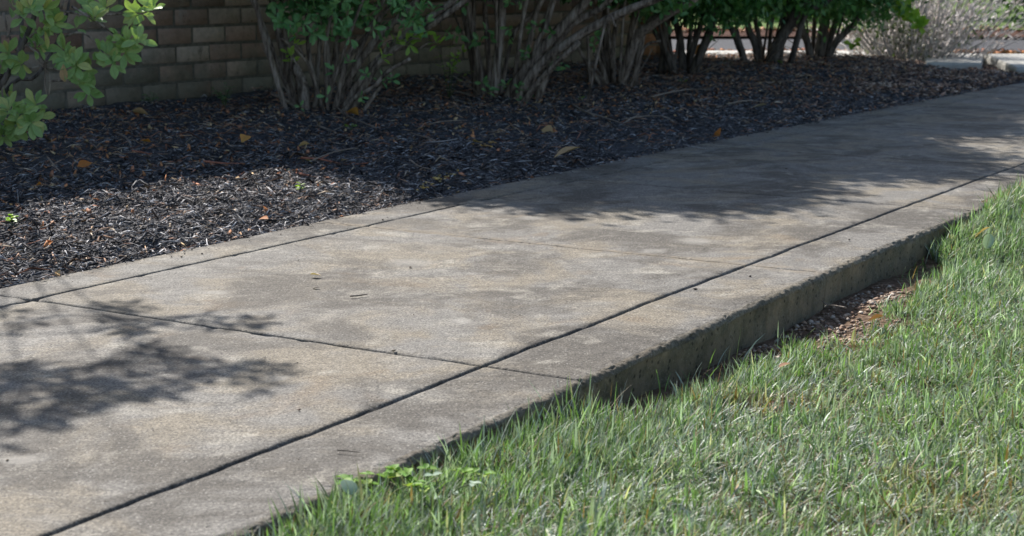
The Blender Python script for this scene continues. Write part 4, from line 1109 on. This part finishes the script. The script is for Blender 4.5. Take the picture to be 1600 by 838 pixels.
def stick(label, pts, w, mat, zf=bed_z, dz=.012, lift=0.0, name='stick', grp='sticks on the mulch', fork=None):
    P = []
    for i, (px, py) in enumerate(pts):
        g = at_ground(px, py); z = (float(zf(g[0], g[1])) if zf else 0) + dz + lift * i
        g = at_ground(px, py, z); P.append(g)
    Y = P[0][1]; R = [w * .5 * Y / FPX * (1 - .45 * i / (len(P) - 1)) for i in range(len(P))]
    m = MB(); c = P[0]; tube(m, P, R, 6, 4, .2)
    if fork:
        i, q = fork; e = at_ground(*q, P[i][2] + .01); tube(m, [P[i], (P[i] + e) / 2, e], [R[i] * .7, R[i] * .5, R[i] * .3], 5, 3, .2)
    o = link(name, m.mesh(name, mat, True, origin=c), None, tuple(c), label=label, category='stick')
    if grp: o['group'] = grp
    return o
for lab, pts, w, mt in (('long curved grey stick along the edge of the sunlit mulch', [(232, 297), (258, 291), (275, 287), (305, 297)], 4, 'twig'), ('short grey stick in sunlit mulch beside the curved one', [(308, 301), (330, 300), (343, 290)], 4, 'twig'),
        ('thin straight stick at the left in shade pointing at the wall', [(74, 245), (86, 260), (94, 268)], 3, 'twig'), ('pale stick lying near the wall foot', [(132, 219), (145, 226), (152, 232)], 3, 'twig'), ('bent stick by the wall foot right of the evergreen', [(182, 208), (196, 215), (205, 228)], 3, 'twig'),
        ('reddish bark strip left of the tan leaf', [(318, 252), (345, 255), (380, 256)], 3.5, 'redtwig'), ('red bark strip in shade left of the curved stick', [(206, 236), (222, 238), (234, 241)], 3.5, 'redtwig'), ('red bark sliver near the sunlit edge below the first shrub', [(290, 281), (298, 284), (307, 287)], 5, 'redtwig'),
        ('short red bark strip in the middle of the mulch', [(464, 270), (474, 273), (486, 275)], 4.5, 'redtwig'), ('long reddish strip below the first shrub', [(470, 247), (500, 249), (540, 257), (575, 255)], 3.5, 'redtwig'), ('curved tan stick below the first shrub', [(490, 250), (515, 240), (545, 233), (560, 232)], 3, 'twig'),
        ('long thin stick crossing the mulch below the lime sprigs', [(495, 196), (520, 205), (540, 214), (552, 216)], 3, 'twig'), ('grey stick leaning from the first shrub base', [(516, 160), (545, 182), (588, 200)], 3.5, 'twig'), ('arched grey twig in front of the third shrub', [(970, 198), (985, 186), (1005, 182), (1035, 182), (1052, 190)], 3.5, 'twig'),
        ('straight grey twig left of the third shrub', [(893, 163), (915, 175), (945, 184), (975, 194)], 3.5, 'twig'), ('upright bent twig standing in front of the third shrub', [(928, 182), (915, 168), (906, 150), (904, 140)], 3, 'twig'), ('long twig lying in front of the fourth shrub', [(1020, 151), (1045, 145), (1075, 140), (1110, 140)], 3, 'twig'),
        ('thin tan strip right of the first shrub', [(640, 208), (670, 216), (690, 226)], 3, 'twig'), ('pale straw at the mulch edge by the shaded path', [(1068, 226), (1085, 230), (1102, 233)], 3, 'greytwig'), ('brown stick lying across the mulch in the middle', [(640, 249), (655, 260), (676, 265)], 3, 'twig'),
        ('pale thin straw below the second shrub', [(660, 223), (690, 221), (715, 217)], 2.5, 'greytwig'), ('dark twig near the wall in the gap between the first two shrubs', [(655, 200), (690, 190), (730, 188)], 2.5, 'twig'), ('grey twig in front of the fifth shrub', [(1120, 168), (1160, 158), (1200, 160)], 3, 'twig'), ('thin twig in front of the sixth shrub', [(1200, 130), (1250, 126), (1300, 132)], 3, 'twig')):
    stick(lab, pts, w, M[mt], fork=(1, (pts[1][0] + 14, pts[1][1] - 7)) if len(pts) > 3 else None)
stick('short tan twig lying on the middle slab', [(547, 463), (560, 462), (574, 460)], 3.2, M['twig'], None, .004, grp=None)
stick('thin dark twig lying on the kerb strip near the grass', [(527, 704), (545, 705), (562, 707)], 2.2, M['darkbark'], None, .004, grp=None)
stick('forked straw twig against the kerb face above the pebbles', [(1322, 481), (1306, 478), (1292, 476), (1284, 470)], 3, M['twig'], None, -.045, 0, grp=None, fork=(2, (1288, 480)))
stick('green straw leaning on the kerb above the pebbles', [(1255, 531), (1264, 522), (1274, 513)], 2.6, M['foliage_stem'], None, -.08, .012, grp=None)

# yellow seed string on the mulch
sd = MB(); g0 = at_ground(640, 290); base = g0.copy()
for i in range(26):
    q = i / 25; px = 655 + 60 * q + random.uniform(-5, 5); py = 289 - 22 * q + random.uniform(-3, 3)
    g = at_ground(px, py, .02); g[2] = float(bed_z(g[0], g[1])) + .014; v, f, t = rocks(1, np.array([g[0]]), np.array([g[1]]), lambda a, b: np.full(1, g[2]), (.004, .007), [(.45, .30, .09), (.5, .38, .15)], i); sd.add(v, f, None, t)
link('seed_cluster', sd.mesh('seed_cluster', M['gravel']), None, label='scattered string of yellow seeds on the mulch beside the path', category='seeds', kind='stuff')
sd = MB()
for i in range(20):
    g = at_ground(random.uniform(735, 775), random.uniform(226, 236), .02); z = float(bed_z(g[0], g[1])) + .014; v, f, t = rocks(1, np.array([g[0]]), np.array([g[1]]), lambda a, b: np.full(1, z), (.004, .008), [(.45, .27, .08), (.4, .25, .1)], i); sd.add(v, f, None, t)
link('seed_cluster', sd.mesh('seed_cluster', M['gravel']), None, label='orange-yellow seeds heaped on the mulch in front of the second shrub', category='seeds', kind='stuff')
# crumbs of soil lying on the slabs
cr = MB(); r = np.random.default_rng(90); pts = []
for px, py in ((338, 391), (300, 391), (326, 390), (343, 389), (1100, 390), (1172, 433), (1060, 432), (845, 300), (690, 322)): pts.append(at_ground(px, py))
for _ in range(260):
    s_, u_ = r.uniform(-1.2, 4.5), r.uniform(U_EL + .01, .15) if r.random() < .5 else U_EL + .005 + abs(r.normal(0, .05)); xx, yy = path_xy(s_, u_); pts.append(np.array([xx, yy, 0]))
pts = np.array(pts); v, f, t = rocks(len(pts), pts[:, 0], pts[:, 1], lambda a, b: np.full(len(a), .001), (.0012, .0042), [(.05, .04, .035), (.09, .06, .04), (.28, .22, .15)], 91); v[:, 2] = np.maximum(v[:, 2], -.001)
link('soil_crumbs', new_mesh('soil_crumbs', v, f, M['gravel'], False, t), kind='stuff')

# ------------------------------------------------------------------ weeds in the lawn
M['weedleaf'] = mat_leafobj('weed_leaf', (.16, .33, .06), (.22, .38, .07), (.34, .42, .08), .62, .3, .2)
WD1 = [leaf_mesh('leaf', .03, .021, M['weedleaf'], k + 80, True) for k in range(3)]
WD2 = [leaf_mesh('leaf', .026, .02, M['silverleaf'], k + 90, True) for k in range(2)]
def weed(label, px, py, n, lib, size, spread):
    g = at_ground(px, py, -.03); g[2] = float(lawn_z(g[0], g[1]))
    o = empty('broadleaf_weed', tuple(g), 0, label=label, category='weed', group='broad-leaved weeds in the grass')
    for i in range(n):
        a = random.uniform(0, 6.28); q = random.uniform(.2, 1) * spread; h = random.uniform(.018, .036)
        tip = g + np.array([math.cos(a) * q, math.sin(a) * q, h])
        stem(o, [g, (g + tip) / 2 + np.array([0, 0, .008]), tip], [.0012, .001, .0008], M['foliage_stem'], 'stem', 4, 2)
        for k in range(3): place_leaf(o, random.choice(lib), tip, Vector((math.cos(a + (k - 1) * 1.5), math.sin(a + (k - 1) * 1.5), random.uniform(-.2, .4))), (0, 0, 1), size * random.uniform(.6, 1))
weed('low yellow-green weed hugging the slab edge at the lower left of the lawn', 556, 796, 5, WD1, .5, .03)
weed('bright green weed patch in the grass beside the silvery round leaf', 600, 800, 7, WD1, .6, .05)
weed('bright green weed patch right of the silvery round leaf, nearest the picture bottom', 662, 790, 6, WD1, .55, .05)
weed('yellow-green weed farthest right of the lower left weed patches', 715, 768, 4, WD1, .45, .04)
weed('dull grey-green weed among the yellow-green ones', 690, 800, 4, WD2, .5, .05)
def big_leaf(label, px, py, L, W, rot, dz):
    g = at_ground(px, py, -.0); g = at_ground(px, py, float(lawn_z(g[0], g[1])) + dz)
    o = link('lawn_leaf', leaf_mesh('lawn_leaf', L, W, M['silverleaf'], int(px), True), None, tuple(g), label=label, category='leaf'); o.rotation_euler = rot
big_leaf('round silvery leaf standing in the grass by the kerb, lower left', 548, 774, .022, .02, (.75, .2, .6), .034)
big_leaf('upright grey-green leaf in the grass at the right edge', 1541, 389, .036, .024, (1.1, .2, -.3), .04)

# ------------------------------------------------------------------ far side: concrete pads, leaf line, shrubs
def pad(name, label, px_pts, ztop, thick, far_y=None):
    P = [at_ground(px, py, ztop) for px, py in px_pts]; n = len(P)
    c = np.mean(P, 0); c[2] = ztop - thick
    ins = [p + (np.array([c[0], c[1], ztop]) - p) * .02 for p in P]
    v = np.array([[*p[:2], ztop] for p in ins] + [[*p[:2], ztop - .015] for p in P] + [[*p[:2], ztop - thick] for p in P]) - c
    me = bpy.data.meshes.new(name)
    f = [list(range(n))] + [[i, n + i, n + (i + 1) % n, (i + 1) % n] for i in range(n)] + [[n + i, 2 * n + i, 2 * n + (i + 1) % n, n + (i + 1) % n] for i in range(n)]
    me.from_pydata(v.tolist(), [], f); me.materials.append(M['stone']); me.update()
    return link(name, me, None, tuple(c), label=label, category='pad', group='pale concrete pads beside the road')
pad('concrete_pad', 'long sunlit concrete pad by the road, seen between the shrub trunks', [(1080, 97), (1445, 92), (1440, 79), (1065, 79)], .0, .14)
pad('concrete_pad', 'sunlit concrete pad by the road right of the twiggy bush', [(1447, 98), (1534, 98), (1537, 84), (1440, 82)], .012, .16)
pad('concrete_pad', 'sunlit concrete pad with a slanting shaded end at the right edge', [(1588, 106), (1760, 110), (1760, 84), (1538, 84)], .022, .18)
mb = MB(); r = np.random.default_rng(95); n = 2600
x = r.uniform(-1, 14, n); y = 12.1 + np.abs(r.normal(0, .16, n)) * 1.2
v, f, t = chips(x, y, np.full(n, -.02), r.uniform(.04, .09, n), r.uniform(.03, .06, n), np.full(n, .004), .3, 96, [(.50, .19, .055), (.42, .14, .06), (.5, .28, .1)], (.5, .3, .2)); mb.add(v, f, None, t)
x = r.uniform(-1, 14, 900); y = r.uniform(15.0, 16.4, 900)
v, f, t = chips(x, y, np.full(900, .03), r.uniform(.04, .09, 900), r.uniform(.03, .06, 900), np.full(900, .004), .3, 97, [(.35, .18, .10), (.3, .14, .08), (.4, .26, .14)], (.5, .3, .2)); mb.add(v, f, None, t)
link('fallen_leaves', mb.mesh('fallen_leaves', M['litter']), kind='stuff')

def far_shrub(label, x, y, h, w, cols, seed, zmin=.12, nclump=260, name='background_shrub'):
    r = random.Random(seed); root = empty(name, (x, y, 0), 0, label=label, category='shrub', group='sunlit shrubs across the road')
    for i in range(6):
        a = r.uniform(0, 6.28); q = r.uniform(.2, .5) * w
        stem(root, [np.array([x, y, -.05]) + np.array([math.cos(a), math.sin(a), 0]) * .05, np.array([x + math.cos(a) * q * .5, y + math.sin(a) * q * .5, h * .4]), np.array([x + math.cos(a) * q, y + math.sin(a) * q, h * .8])], [.03, .022, .008], M['darkbark'], sides=6)
    v, f3, f4, t = foliage_cloud((x, y, h * .55), (w, w, h * .5), nclump, 16, .085, .5, seed, cols, .16, simple=True, zmin=zmin)
    m = MB(); m.add(v, f3, f4, t); link('foliage', m.mesh('foliage', M['foliage'], True, origin=(x, y, 0)), root, kind='stuff')
LIT = [(.10, .19, .035), (.13, .22, .045), (.08, .15, .03)]
DRK = [(.03, .07, .025), (.04, .085, .03)]
far_shrub('light green rounded shrub across the road behind the fourth woody shrub', 2.9, 20.6, 1.5, 1.0, LIT, 201)
far_shrub('light green loose shrub across the road behind the fifth woody shrub', 4.4, 22.2, 1.8, 1.2, LIT, 202)
far_shrub('yellow-green shrub across the road behind the sixth woody shrub', 5.6, 24.5, 2.0, 1.5, LIT, 203)
far_shrub('dark green conical shrub across the road at the right edge', 5.62, 17.6, 1.9, .55, DRK, 204, .05, 420)
far_shrub('deep green shrub behind the twiggy bush across the road', 5.15, 20.4, 1.5, .8, [(.06, .12, .03), (.05, .1, .03)], 205, .25)
far_shrub('pale green shrub farthest back beyond the twiggy bush', 8.6, 29.0, 2.4, 2.2, LIT, 206, .5)
